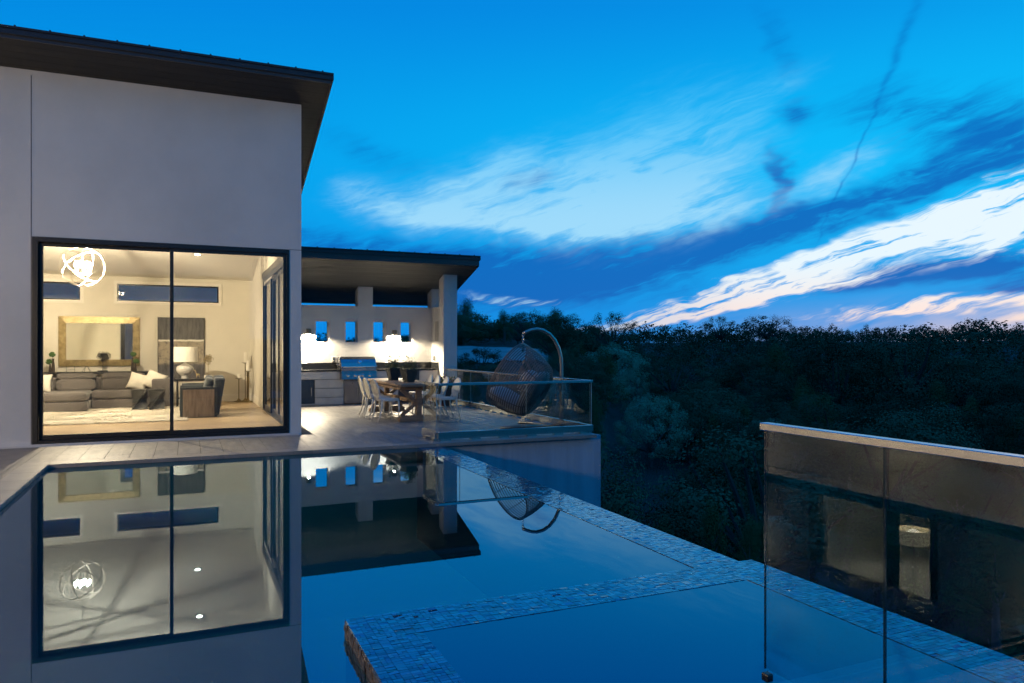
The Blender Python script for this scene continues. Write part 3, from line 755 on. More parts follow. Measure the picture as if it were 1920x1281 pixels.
downlight(.25, 19.3, 'round recessed ceiling light shining above the two armchairs', 110)
downlight(.26, 17.1, 'round recessed ceiling light nearer the sliding door', 110)
downlight(-3.4, 19.3, 'round recessed ceiling light above the chaise end of the sofa', 110)
downlight(-4.4, 15.6, 'round recessed ceiling light over the left end of the room', 110)
# mirror
def mirror():
    x0, x1, z0, z1, fw = -2.927, -1.104, 1.02, 2.283, .165
    t = thing('wall_mirror', 'large rectangular mirror in a wide hammered gold frame', 'mirror', ((x0+x1)/2, YB, z0)); cx = (x0+x1)/2
    a, b, h = x0-cx, x1-cx, z1-z0
    y0, y1 = -.065, -.002
    def bar(p):  # p: outer a,b ; inner c,d in x,z -> raised profile
        (ax, az), (bx, bz), (dx, dz), (ex, ez) = p
        mb = MB().add([(ax, y1, az), (bx, y1, bz), (dx, y1, dz), (ex, y1, ez), (ax, y0+.02, az), (bx, y0+.02, bz), (dx, y0, dz), (ex, y0, ez)],
                      [(0, 1, 2, 3), (4, 7, 6, 5), (0, 4, 5, 1), (1, 5, 6, 2), (2, 6, 7, 3), (3, 7, 4, 0)])
        obj('frame_side', mb, 'gold', t)
    g = .0015
    bar([(a, 0), (b, 0), (b-fw-g, fw), (a+fw+g, fw)]); bar([(a, h), (b, h), (b-fw-g, h-fw), (a+fw+g, h-fw)])
    bar([(a, g), (a, h-g), (a+fw, h-fw-g), (a+fw, fw+g)]); bar([(b, g), (b, h-g), (b-fw, h-fw-g), (b-fw, fw+g)])
    obj('mirror_glass', MB().box((a+fw-.01, -.03, fw-.01), (b-fw+.01, -.02, h-fw+.01)), 'mirror', t)
mirror()
def painting_mat():
    m = mat('canvas', (.2, .2, .2), .7); nt = m.node_tree; p = nt.nodes['Principled BSDF']
    tc = nt.nodes.new('ShaderNodeTexCoord'); sp = nt.nodes.new('ShaderNodeSeparateXYZ'); nt.links.new(tc.outputs['Object'], sp.inputs[0])
    z = V(nt, sp.outputs[2]); n = noise(nt, tc.outputs['Object'], 3.0, 8, .7); n2 = noise(nt, tc.outputs['Object'], 9.0, 6, .7)
    mp = nt.nodes.new('ShaderNodeMapping'); mp.inputs['Scale'].default_value = (3, 1, .5); nt.links.new(tc.outputs['Object'], mp.inputs[0])
    n3 = noise(nt, mp.outputs[0], 4, 6, .7)
    zz = z+(n-.5)*.10
    c = mixc(nt, n3.step(.3, .7), (.045, .044, .048), (.13, .125, .12))
    band = zz.step(.40, .50)*(1.0-zz.step(1.02, 1.06))
    c = mixc(nt, band*n2.step(.28, .55)*.8, c, (.40, .34, .25))
    line = zz.step(1.03, 1.05)*(1.0-zz.step(1.07, 1.10)); c = mixc(nt, line, c, (.74, .70, .62))
    c = mixc(nt, (1.0-zz.step(.38, .46))*n3.step(.4, .7)*.6, c, (.10, .09, .13))
    nt.links.new(c, p.inputs['Base Color'])
    return m
painting_mat()
t = thing('painting', 'tall abstract painting in grey, white and beige in thin dark frame', 'painting', (-.117, YB, .62))
obj('canvas', MB().box((-.555, -.04, 0.012), (.555, -.002, 1.658)), 'canvas', t)
f = MB(); f.box((-.568, -.05, 0), (-.556, -.002, 1.67)); f.box((.556, -.05, 0), (.568, -.002, 1.67)); f.box((-.556, -.05, 0), (.556, -.002, .011)); f.box((-.556, -.05, 1.659), (.556, -.002, 1.67))
obj('frame', f, 'black_wood', t)
# console behind the sofa
t = thing('console_table', 'long low black console table behind the sofa', 'console', (-2.3, 21.25, FZ))
obj('top', MB().box((-2.2, -.22, .80), (1.45, .22, .86)), 'black_wood', t, bevel=.004)
obj('shelf', MB().box((-2.15, -.2, .30), (1.4, .2, .34)), 'black_wood', t, bevel=.004)
for x in (-2.12, -.4, 1.36):
    for y in (-.17, .17): obj('leg', MB().box((x-.03, y-.03, 0), (x+.03, y+.03, .80)), 'black_wood', t, bevel=.003, seg=1)
CT = FZ+.862
def bud_vase(x, y, label, flip):
    t = thing('bud_vase', label, 'vase', (x, y, CT), 0, 'pairs of vases with moss balls on the console')
    rg = random.Random(int(x*100))
    for i, (dx, h, r) in enumerate(((-.03*flip, .20, .032), (.035*flip, .33, .038))):
        b = obj('bottle', MB().lathe([(r, 0), (r*1.05, h*.1), (r*.8, h*.6), (r*.55, h*.9), (r*.6, h)], (dx, 0, 0), 14), 'bark_dark', t, smooth=False)
        g = MB()
        for k in range(60):
            d = Vector((rg.gauss(0, 1), rg.gauss(0, 1), rg.gauss(0, .6))).normalized(); p = Vector((dx-.02*flip, 0, h+.10-.05*(1-i)))+d*Vector((.06, .06, .035)).length*.6
            g.soft(p, (.022, .022, .016), 1.0, 6, 4)
        obj('moss', g, 'moss', b)
        obj('twig', MB().tube([(dx, 0, h*.9), (dx-.015*flip, 0, h+.08-.05*(1-i))], .004, 5), 'bark_dark', b)
bud_vase(-3.03, 21.2, 'pair of dark bottle vases with green moss balls, left of the mirror', 1)
bud_vase(-1.22, 21.2, 'pair of dark bottle vases with green moss balls beside the wire tree', -1)
def wire_tree(name, label, loc, h, r, m, base_m, base, n, seed, wr=.003):
    t = thing(name, label, 'sculpture', loc); rg = random.Random(seed)
    obj('base', MB().box(*base), base_m, t, bevel=.004)
    obj('stem', MB().tube([(0, 0, base[1][2]), (.004, 0, h*.4), (0, 0, h-r*.2)], .006, 6), m, t)
    g = MB()
    for k in range(n):
        d = Vector((rg.gauss(0, 1), rg.gauss(0, 1), rg.gauss(0, 1))).normalized()
        c = Vector((0, 0, h))+d*r*rg.uniform(.25, .8); a = d.orthogonal().normalized(); b = d.cross(a); q = r*rg.uniform(.18, .34)
        pts = []
        for i in range(10):
            an = 2*math.pi*i/10; rr = q*(1 if i % 2 else .45); pts.append(c+a*rr*math.cos(an)+b*rr*math.sin(an)+d*rg.uniform(-.01, .01))
        g.tube(pts, wr, 4, closed=True)
    o = obj('wire_crown', g, m, t); o['kind'] = 'stuff'
wire_tree('wire_tree', 'dark wire tree sculpture with round crown on the console', (-1.92, 21.15, CT), .38, .17, 'black_wood', 'black_wood', ((-.11, -.08, 0), (.11, .08, .03)), 70, 5)
wire_tree('gold_wire_tree', 'gold wire flower sculpture on white block beside the lamp', (.50, 19.98, .73), .48, .17, 'gold', 'candle', ((-.09, -.06, 0), (.09, .06, .075)), 42, 8, .004)
t = thing('stand', 'small square wire easel standing on the console', 'easel', (-2.62, 21.15, CT))
f = MB()
for x in (-.09, .09): f.tube([(x, 0, 0), (x, 0, .14)], .005, 5)
f.tube([(-.09, 0, .05), (.09, 0, .05)], .004, 5); obj('wire', f, 'black_wood', t)
t = thing('stand', 'small pointed wire easel standing on the console', 'easel', (-2.27, 21.15, CT))
f = MB()
for s in (-1, 1): f.tube([(s*.10, -.04, 0), (s*.02, 0, .13)], .005, 5); f.tube([(s*.06, .05, 0), (s*.02, 0, .13)], .005, 5)
f.tube([(-.02, 0, .13), (.02, 0, .13)], .005, 5); obj('wire', f, 'black_wood', t)
# sectional sofa
def sofa():
    t = thing('sectional_sofa', 'long grey brown sectional sofa with chaise and loose back cushions', 'sofa', (-2.0, 20.2, FZ))
    ox, oy = 2.0, -20.2
    B = lambda n, a, b, bv=.03: obj(n, MB().box((a[0]+ox, a[1]+oy, a[2]), (b[0]+ox, b[1]+oy, b[2])), 'sofa', t, smooth=True, bevel=bv, seg=4)
    B('chaise_base', (-4.1, 19.26, .02), (-2.06, 20.95, .235)); B('chaise_seat', (-4.1, 19.24, .24), (-2.07, 20.60, .44), .06)
    B('seat_base', (-2.05, 19.98, .02), (-.78, 20.95, .235)); B('seat_cushion', (-2.05, 19.95, .24), (-.78, 20.60, .44), .06)
    B('backrest', (-4.1, 20.62, .24), (-.78, 20.97, .74), .05); B('arm', (-.77, 19.98, .02), (-.30, 20.97, .70), .05)
    def cush(cx, w, sd):
        mb = MB(); r = Matrix.Rotation(R(-14), 3, 'X')
        mb.soft((0, 0, -.09), (w/2, .11, .155), .42, 30, 14, .012, sd, r); mb.soft((0, .025, .12), (w/2*.99, .085, .075), .45, 30, 12, .012, sd+1, r)
        obj('back_cushion', mb, 'sofa', t, smooth=True, loc=(cx+ox, 20.50+oy, .645))
    cush(-2.42, .84, 1); cush(-1.42, .93, 2); cush(-3.35, .9, 5)
sofa()
def pillow(loc, rot, w, label, sd, pm='pillow'):
    N = 14; vs = []; fs = []
    for s in (1, -1):
        for j in range(N+1):
            for i in range(N+1):
                u, v = 2*i/N-1, 2*j/N-1
                k = 1-.10*(1-u*u)*(abs(v)**3) ; k2 = 1-.10*(1-v*v)*(abs(u)**3)
                h = .095*max(0, (1-abs(u)**2.4))**.55*max(0, (1-abs(v)**2.4))**.55+.006*math.sin(7*u+sd)*math.cos(5*v+sd)*(1-u*u)*(1-v*v)
                vs.append((u*w/2*k2, s*h*1.0, v*w/2*k))
    n1 = (N+1)**2
    for b in (0, n1):
        for j in range(N):
            for i in range(N):
                a = b+j*(N+1)+i; q = (a, a+1, a+N+2, a+N+1); fs.append(q if b else tuple(reversed(q)))
    o = obj('throw_pillow', MB().add(vs, fs), pm, None, smooth=True, loc=loc, rot=rot)
    return tag(o, label, 'pillow', 'cream pillows on the sofa')
pillow((-3.10, 20.15, FZ+.63), (R(-16), R(3), R(6)), .46, 'cream throw pillow on the chaise end of the sofa', 1)
pillow((-1.08, 20.28, FZ+.63), (R(-22), R(16), R(-6)), .44, 'cream throw pillow leaning left of another near the sofa arm', 2)
pillow((-.72, 20.22, FZ+.66), (R(-22), R(24), R(-12)), .47, 'white throw pillow tilted against the right sofa arm', 3)
# twisted stools
def stool(x, y, label, tw):
    t = thing('twisted_stool', label, 'stool', (x, y, FZ+.03), 0, 'twisted stools in front of the sofa')
    N = 16; vs = []; fs = []; n = 16
    for j in range(N+1):
        z = j/N; s = .165*(.62+.38*abs(2*z-1)**1.3); a0 = tw*(z-.0)*R(90)
        for k in range(n):
            side, q = divmod(k, 4); u = q/4*2-1
            p = [(u, -1), (1, u), (-u, 1), (-1, -u)][side]
            b = 1-.18*(1-abs(2*z-1))*(1-u*u)
            vs.append(((p[0]*math.cos(a0)-p[1]*math.sin(a0))*s*b, (p[0]*math.sin(a0)+p[1]*math.cos(a0))*s*b, z*.44))
    for j in range(N):
        for k in range(n): fs.append((j*n+k, j*n+(k+1) % n, (j+1)*n+(k+1) % n, (j+1)*n+k))
    fs.append(tuple(reversed(range(n)))); fs.append(tuple(N*n+k for k in range(n)))
    obj('body', MB().add(vs, fs), 'stool', t)
    obj('top', MB().box((-.168, -.168, .441), (.168, .168, .458)), 'stool', t, bevel=.004)
stool(-1.0, 19.42, 'dark twisted hourglass stool before the sofa, on the chaise side', 1); stool(-.63, 19.30, 'dark twisted hourglass stool before the sofa, on the armchair side', 1)
# shaggy rug
def rug():
    x0, x1, y0, y1 = -5.0, .02, 16.22, 20.3
    t = thing('shag_rug', 'cream shaggy rug on the wood floor before the sofa', 'rug', ((x0+x1)/2, (y0+y1)/2, FZ))
    hx, hy = (x1-x0)/2, (y1-y0)/2
    obj('backing', MB().box((-hx, -hy, .001), (hx, hy, .012)), 'rug', t)
    rg = np.random.default_rng(2); n = 30000
    px = rg.uniform(-hx, hx, n); py = rg.uniform(-hy, hy, n); a = rg.uniform(0, 6.28, n); L = rg.uniform(.035, .06, n); hgt = rg.uniform(.022, .036, n)+.012*np.sin(px*5)*np.sin(py*6)
    py[:2600] = rg.uniform(-hy-.03, -hy+.15, 2600)
    dx, dy = np.cos(a)*L, np.sin(a)*L; wx, wy = -np.sin(a)*.011, np.cos(a)*.011
    v = np.zeros((n, 3, 3)); v[:, 0] = np.c_[px-wx, py-wy, np.full(n, .01)]; v[:, 1] = np.c_[px+wx, py+wy, np.full(n, .01)]; v[:, 2] = np.c_[px+dx, py+dy, np.maximum(hgt, .012)]
    me = bpy.data.meshes.new('pile'); me.from_pydata(v.reshape(-1, 3).tolist(), [], np.arange(n*3).reshape(-1, 3).tolist()); me.materials.append(M['rug'])
    o = link('pile', me, t); o['kind'] = 'stuff'
rug()
# armchairs facing left
def armchair(x, y, label):
    t = thing('armchair', label, 'armchair', (x, y, FZ), 0, 'matching armchairs beside the rug')
    # depth along x: front at -0.39, back at +0.39 ; sides at y=-.38 and .38
    for s in (-1, 1):
        sd_ = obj('side', MB().box((-.39, s*.38-.03, .0), (.33, s*.38+.03, .64)), 'velvet', t, bevel=.008)
        ya = s*.38+s*.031
        obj('wood_panel', MB().box((-.335, min(ya, ya+s*.008), .01), (.275, max(ya, ya+s*.008), .585)), 'chair_panel', sd_, bevel=.003, seg=1)
    obj('seat', MB().box((-.40, -.345, .12), (.24, .345, .44)), 'velvet', t, smooth=True, bevel=.05, seg=4)
    mb = MB().hexa([(.20, -.345, .02), (.37, -.345, .02), (.37, .345, .02), (.20, .345, .02), (.28, -.345, .82), (.50, -.345, .82), (.50, .345, .82), (.28, .345, .82)])
    obj('backrest', mb, 'velvet', t, smooth=True, bevel=.045, seg=4)
    obj('back_cushion', MB().soft((.16, 0, .62), (.09, .30, .21), .45, 20, 12, .01, 3, Matrix.Rotation(R(10), 3, 'Y')), 'velvet', t, smooth=True)
armchair(.27, 17.23, 'dark velvet armchair with wood side panel, standing by the rug edge'); armchair(.30, 18.35, 'dark velvet armchair half hidden behind its twin with the wood panel')
# lamp table, lamp, little figurine
t = thing('side_console', 'black end console under the white table lamp', 'table', (.20, 20.1, FZ))
obj('top', MB().box((-.45, -.24, .655), (.55, .24, .69)), 'black_wood', t, bevel=.004)
for x in (-.40, .50):
    for y in (-.2, .2): obj('leg', MB().box((x-.022, y-.022, 0), (x+.022, y+.022, .655)), 'black_wood', t, bevel=.003, seg=1)
obj('shelf', MB().box((-.42, -.21, .20), (.52, .21, .225)), 'black_wood', t, bevel=.003, seg=1)
obj('brace', MB().tube([(-.38, -.2, .01), (.48, -.2, .2)], .008, 6), 'black_wood', t)
LT = FZ+.692
t = thing('table_lamp', 'large white ceramic table lamp with cream drum shade', 'lamp', (-.03, 20.08, LT))
obj('body', MB().lathe([(.085, 0), (.09, .02), (.075, .05), (.11, .09), (.18, .16), (.205, .22), (.20, .275), (.16, .325), (.08, .365), (.035, .385), (.03, .41)], n=36), 'ceramic', t, smooth=True)
obj('neck', MB().tube([(0, 0, .41), (0, 0, .50)], .012, 8), 'gold', t)
obj('shade', MB().lathe([(.30, .42), (.293, .79)], n=40, cap=False).lathe([(.294, .79), (.297, .42)], n=40, cap=False), 'lampshade', t, smooth=True)
def giraffe():
    t = thing('animal_figurine', 'tiny gold long-necked animal figurine beside the lamp', 'figurine', (.27, 20.0, LT))
    m = MB(); m.soft((0, 0, .10), (.045, .018, .025), .8, 12, 8)
    for x in (-.03, .03):
        for y in (-.012, .012): m.tube([(x, y, .10), (x*1.1, y, .0)], [.009, .006], 6)
    m.tube([(-.035, 0, .11), (-.055, 0, .17), (-.06, 0, .20)], [.013, .009, .008], 6); m.soft((-.072, 0, .205), (.022, .009, .010), .8, 8, 6)
    for y in (-.006, .006): m.tube([(-.06, y, .21), (-.058, y*1.6, .228)], .002, 4)
    obj('body', m, 'gold', t, smooth=True)
giraffe()
def candlestick(x, y, h, ch, label, r=.013):
    t = thing('candlestick', label, 'candlestick', (x, y, FZ), 0, 'floor candlesticks in the room corner')
    H_ = h-ch-FZ
    obj('foot', MB().lathe([(.14, 0), (.13, .015), (.05, .04), (.02, .09)], n=4), 'iron_gold', t)
    for s in ((0, 0),) if r < .014 else ((-.02, 0), (.02, 0), (0, .025)): obj('rod', MB().tube([(s[0], s[1], .03), (s[0], s[1], H_)], r, 8), 'iron_gold', t)
    obj('dish', MB().lathe([(.02, -.02), (.09, 0), (.095, .008), (.05, .006)], (0, 0, H_), 20), 'iron_gold', t)
    obj('candle', MB().lathe([(.040, 0), (.040, ch-.004), (.034, ch), (.01, ch-.004)], (0, 0, H_+.008), 18), 'candle', t)
candlestick(1.30, 21.22, .78, .12, 'short floor candlestick with white candle in the room corner')
candlestick(1.47, 21.30, 1.36, .28, 'tallest floor candlestick with white candle in the room corner')
candlestick(1.52, 21.05, 1.14, .28, 'middle height floor candlestick on triple rods with white candle', .015)
# ================================================================== OUTDOOR KITCHEN PAVILION
YW, YC, XS = 20.25, 19.60, 6.42
def psof(y): return 3.17+.30*(YW-y)
pav = thing('pavilion', 'white stucco kitchen pavilion with four square openings and dark sloping roof', 'pavilion', (0, 0, 0))
HX = [(3.18, 3.542), (3.974, 4.32), (4.736, 5.101), (5.509, 5.872)]; HZ0, HZ1, LZ = 1.646, 2.212, 2.635
w = MB(); xs = [1.83]+[q for h in HX for q in h]+[6.81]
w.box((1.83, YW, -.03), (6.81, YW+.43, HZ0)); w.box((1.83, YW, HZ1), (6.81, YW+.43, LZ))
for i in range(0, len(xs), 2): w.box((xs[i], YW, HZ0), (xs[i+1], YW+.43, HZ1))
obj('back_wall', w, 'stucco', pav)
obj('side_wall', MB().box((XS, 19.585, -.03), (6.81, YW-.001, LZ-.002)), 'stucco', pav)
def pillar(n, x0, x1, y0, y1, z0):
    obj(n, MB().hexa([(x0, y0, z0), (x1, y0, z0), (x1, y1, z0), (x0, y1, z0), (x0, y0, psof(y0)+.02), (x1, y0, psof(y0)+.02), (x1, y1, psof(y1)+.02), (x0, y1, psof(y1)+.02)]), 'stucco', pav)
pillar('pillar', 4.315, 4.722, YW+.0, YW+.40, LZ-.001); pillar('pillar', XS, 6.81, YW+.0, YW+.40, LZ-.001); pillar('pillar', 1.84, 2.25, YW+.0, YW+.40, LZ-.001)
pillar('column', XS, 6.81, 19.19, 19.584, -.03)
roof_over(pav, 1.835, 7.18, 18.48, 21.62, psof, 'soffit_pavilion', .13, .41)
# fittings on the walls
o = obj('wall_speaker', MB().box((XS-.012, 19.63, 1.675), (XS-.001, 19.93, 2.226)), 'plastic_grey', None, bevel=.003, seg=1); tag(o, 'grey flat speaker panel set in the pavilion side wall', 'speaker')
def outlet(name, label, loc, rz):
    t = thing(name, label, 'outlet', loc, rz)
    obj('cover', MB().box((-.05, -.045, -.075), (.05, -.001, .075)), 'plastic_grey', t, bevel=.008)
    for z in (-.035, .035): obj('flap', MB().box((-.035, -.055, z-.028), (.035, -.046, z+.028)), 'stainless', t, bevel=.003, seg=1)
outlet('outlet_box', 'grey weatherproof outlet box on the wall left of the grill', (3.651, YW, 1.17), 0); outlet('switch_box', 'small grey switch box on the pavilion side wall', (XS, 19.95, 1.20), R(-90))
wall_lamp('sconce', 'small metal downlight sconce lit beside the pavilion opening nearest the house', (2.985, YW, 1.93), 0, 520, 165, 'sconces on the pavilion wall')
wall_lamp('sconce', 'small metal downlight sconce lit between the two pavilion openings above the planters', (5.315, YW, 1.915), 0, 520, 165, 'sconces on the pavilion wall')
# kitchen
kit = thing('outdoor_kitchen', 'stone faced outdoor kitchen counter with steel doors and dark top', 'kitchen', (0, 0, 0))
obj('carcass', MB().box((1.85, YC+.045, -.004), (XS-.003, YW-.002, .872)), 'joint', kit)
rows = [(.664, .871), (.431, .658), (.195, .425), (.0, .189)]
def blocks(spec):
    for (x0, x1, z0, z1) in spec: obj('stone_block', MB().box((x0+.003, YC+random.uniform(-.003, .003), z0+.003), (x1-.003, YC+.05, z1-.003)), 'stone_block', kit, bevel=.004, seg=1)
blocks([(1.86, 2.50, rows[0][0], rows[0][1]), (2.50, 3.63, *rows[0]), (3.63, 3.71, *rows[0]), (3.05, 3.436, *rows[1]), (3.436, 3.80, *rows[1]), (3.05, 3.80, *rows[2]), (3.05, 3.436, *rows[3]), (3.436, 3.80, *rows[3]), (2.30, 3.05, .0, .042)])
blocks([(1.86, 2.30, *r) for r in rows[1:]])
blocks([(4.66, 4.98, *rows[0]), (4.98, 5.27, *rows[0]), (4.57, 5.27, *rows[1]), (4.57, 4.95, *rows[2]), (4.95, 5.27, *rows[2]), (4.57, 5.27, *rows[3])])
blocks([(5.86, 6.14, .431, .871), (6.14, 6.415, .431, .871), (5.86, 6.415, .195, .425), (5.86, 6.14, 0, .189), (6.14, 6.415, 0, .189)])
def kdoor(x0, x1, z0, z1, m, hx):
    d = obj('door', MB().box((x0, YC-.012, z0), (x1, YC+.044, z1)), m, kit, bevel=.004, seg=1)
    obj('handle', MB().tube([(hx, YC-.012, (z0+z1)/2+.11), (hx, YC-.045, (z0+z1)/2+.105), (hx, YC-.045, (z0+z1)/2-.105), (hx, YC-.012, (z0+z1)/2-.11)], .008, 8), 'stainless', d)
kdoor(2.32, 3.035, .048, .655, 'cabinet_door', 2.964); kdoor(3.812, 4.183, .022, .625, 'stainless_dark', 4.15); kdoor(4.189, 4.56, .022, .625, 'stainless_dark', 4.225)
kdoor(5.28, 5.85, .022, .865, 'cabinet_door', 5.34)
obj('countertop', MB().box((1.86, YC-.03, .876), (3.712, YW-.001, .912)), 'counter', kit, bevel=.003); obj('countertop', MB().box((4.652, YC-.03, .876), (XS-.002, YW-.001, .912)), 'counter', kit, bevel=.003)
obj('countertop', MB().box((3.713, 20.12, .876), (4.651, YW-.001, .912)), 'counter', kit)
obj('backsplash', MB().box((1.86, YW-.022, .914), (XS-.024, YW-.001, 1.085)), 'counter', kit, bevel=.002, seg=1); obj('backsplash', MB().box((XS-.022, 19.60, .914), (XS-.001, YW-.001, 1.085)), 'counter', kit, bevel=.002, seg=1)
# gas grill
def grill():
    t = thing('gas_grill', 'built-in stainless steel gas grill with round lid and row of knobs', 'grill', (4.18, YC-.1, 0))
    hw = .465
    obj('control_panel', MB().hexa([(-hw, -.04, .655), (hw, -.04, .655), (hw, .5, .655), (-hw, .5, .655), (-hw, .0, .875), (hw, .0, .875), (hw, .5, .875), (-hw, .5, .875)]), 'stainless_dark', t, bevel=.006)
    obj('firebox', MB().box((-hw+.01, .01, .877), (hw-.01, .60, .955)), 'stainless', t, bevel=.004)
    prof = [(.02, .958), (.02, .99), (.045, 1.09), (.10, 1.19), (.19, 1.25), (.34, 1.262), (.52, 1.25), (.60, 1.17), (.61, .958)]
    vs = []; n = len(prof)
    for x in (-hw, hw): vs += [(x, y, z) for y, z in prof]
    fs = [tuple(range(n)), tuple(reversed(range(n, 2*n)))]+[(i, n+i, n+(i+1) % n, (i+1) % n) for i in range(n)]
    lid = obj('lid', MB().add(vs, fs), 'stainless', t, bevel=.004)
    obj('handle', MB().tube([(-hw+.05, -.05, .99), (hw-.05, -.05, .99)], .014, 10).tube([(-hw+.08, -.05, .99), (-hw+.08, .03, 1.0)], .012, 8).tube([(hw-.08, -.05, .99), (hw-.08, .03, 1.0)], .012, 8), 'chrome', lid)
    obj('thermometer', MB().lathe([(.045, 0), (.045, .02), (.035, .025), (.001, .025)], n=20).xform(Matrix.Translation((.03, .062, 1.12)) @ Matrix.Rotation(R(70), 4, 'X')), 'chrome', lid)
    for x in (3.887, 4.07, 4.178, 4.27, 4.456):
        obj('knob', MB().lathe([(.034, 0), (.034, .012), (.024, .016), (.020, .045), (.001, .047)], n=18).xform(Matrix.Translation((x-4.18, -.016, .755)) @ Matrix.Rotation(R(98), 4, 'X')), 'chrome', t, smooth=False)
        obj('indicator', MB().box((x-4.186, -.006, .838), (x-4.174, -.001, .85)), 'chrome', t)
    obj('igniter', MB().lathe([(.012, 0), (.012, .015), (.001, .016)], n=12).xform(Matrix.Translation((.38, -.016, .765)) @ Matrix.Rotation(R(98), 4, 'X')), 'chrome', t)
    obj('rotisserie_bracket', MB().box((-hw-.035, .08, .94), (-hw-.004, .2, 1.22)).box((-hw-.10, .09, 1.02), (-hw-.036, .16, 1.06)), 'chrome', t, bevel=.004)
    obj('lid_stop', MB().box((hw+.003, .05, .97), (hw+.03, .12, 1.03)), 'chrome', t, bevel=.004)
grill()
o = obj('soap_dish', MB().lathe([(.04, 0), (.055, .02), (.055, .05), (.04, .055), (.001, .056)], n=18), 'chrome', None, loc=(2.74, 20.0, .913), smooth=False); tag(o, 'small round chrome pot on the counter end nearest the house', 'pot')
# ------------------------------------------------------------------ dining table
TX0, TX1, TY0, TY1 = 3.90, 4.78, 14.30, 17.45
tcx, tcy = (TX0+TX1)/2, (TY0+TY1)/2
tab = thing('dining_table', 'long rustic wooden trestle table with crossed braces on the terrace', 'table', (tcx, tcy, 0))
hw, hl = (TX1-TX0)/2, (TY1-TY0)/2
for i in range(5):
    a = -hw+.0+i*(2*hw/5); obj('top_plank', MB().box((a+.0015, -hl+.10, .712), (a+2*hw/5-.0015, hl-.10, .758)), 'table_wood', tab, bevel=.004, seg=1, rot=None)
for s in (-1, 1): obj('end_board', MB().box((-hw, s*(hl-.05)-.049, .712), (hw, s*(hl-.05)+.049, .758)), 'table_wood', tab, bevel=.004, seg=1)
obj('apron', MB().box((-hw+.12, -hl+.35, .62), (-hw+.16, hl-.35, .711)).box((hw-.16, -hl+.35, .62), (hw-.12, hl-.35, .711)), 'table_wood', tab)
def beam(p, q, w, d):
    p, q = Vector(p), Vector(q); t = (q-p).normalized(); n = Vector((0, 1, 0)); b = t.cross(n).normalized()
    c = [(-1, -1), (1, -1), (1, 1), (-1, 1)]
    return MB().hexa([tuple(p+b*w*i+n*d*j) for i, j in c]+[tuple(q+b*w*i+n*d*j) for i, j in c])
for s in (-1, 1):
    y = s*(hl-.27)
    foot = MB().add([(-.42, y-.06, 0), (.42, y-.06, 0), (.42, y-.06, .075), (.36, y-.06, .12), (-.36, y-.06, .12), (-.42, y-.06, .075),
                     (-.42, y+.06, 0), (.42, y+.06, 0), (.42, y+.06, .075), (.36, y+.06, .12), (-.36, y+.06, .12), (-.42, y+.06, .075)],
                    [(0, 1, 2, 3, 4, 5), (11, 10, 9, 8, 7, 6)]+[(i, 6+i, 6+(i+1) % 6, (i+1) % 6) for i in range(6)])
    tr = obj('trestle', foot, 'table_wood', tab, bevel=.006, seg=1)
    obj('post', MB().box((-.055, y-.055, .121), (.055, y+.055, .64)), 'table_wood', tr, bevel=.005, seg=1)
    obj('head_beam', MB().box((-.40, y-.05, .641), (.40, y+.05, .711)), 'table_wood', tr, bevel=.005, seg=1)
    for k in (-1, 1):
        obj('brace', beam((k*.36, y, .64), (k*.055, y, .385), .035, .036), 'table_wood', tr); obj('brace', beam((k*.36, y, .115), (k*.055, y, .375), .035, .036), 'table_wood', tr)
obj('stretcher', MB().box((-.035, -hl+.33, .34), (.035, hl-.33, .42)), 'table_wood', tab, bevel=.004, seg=1)
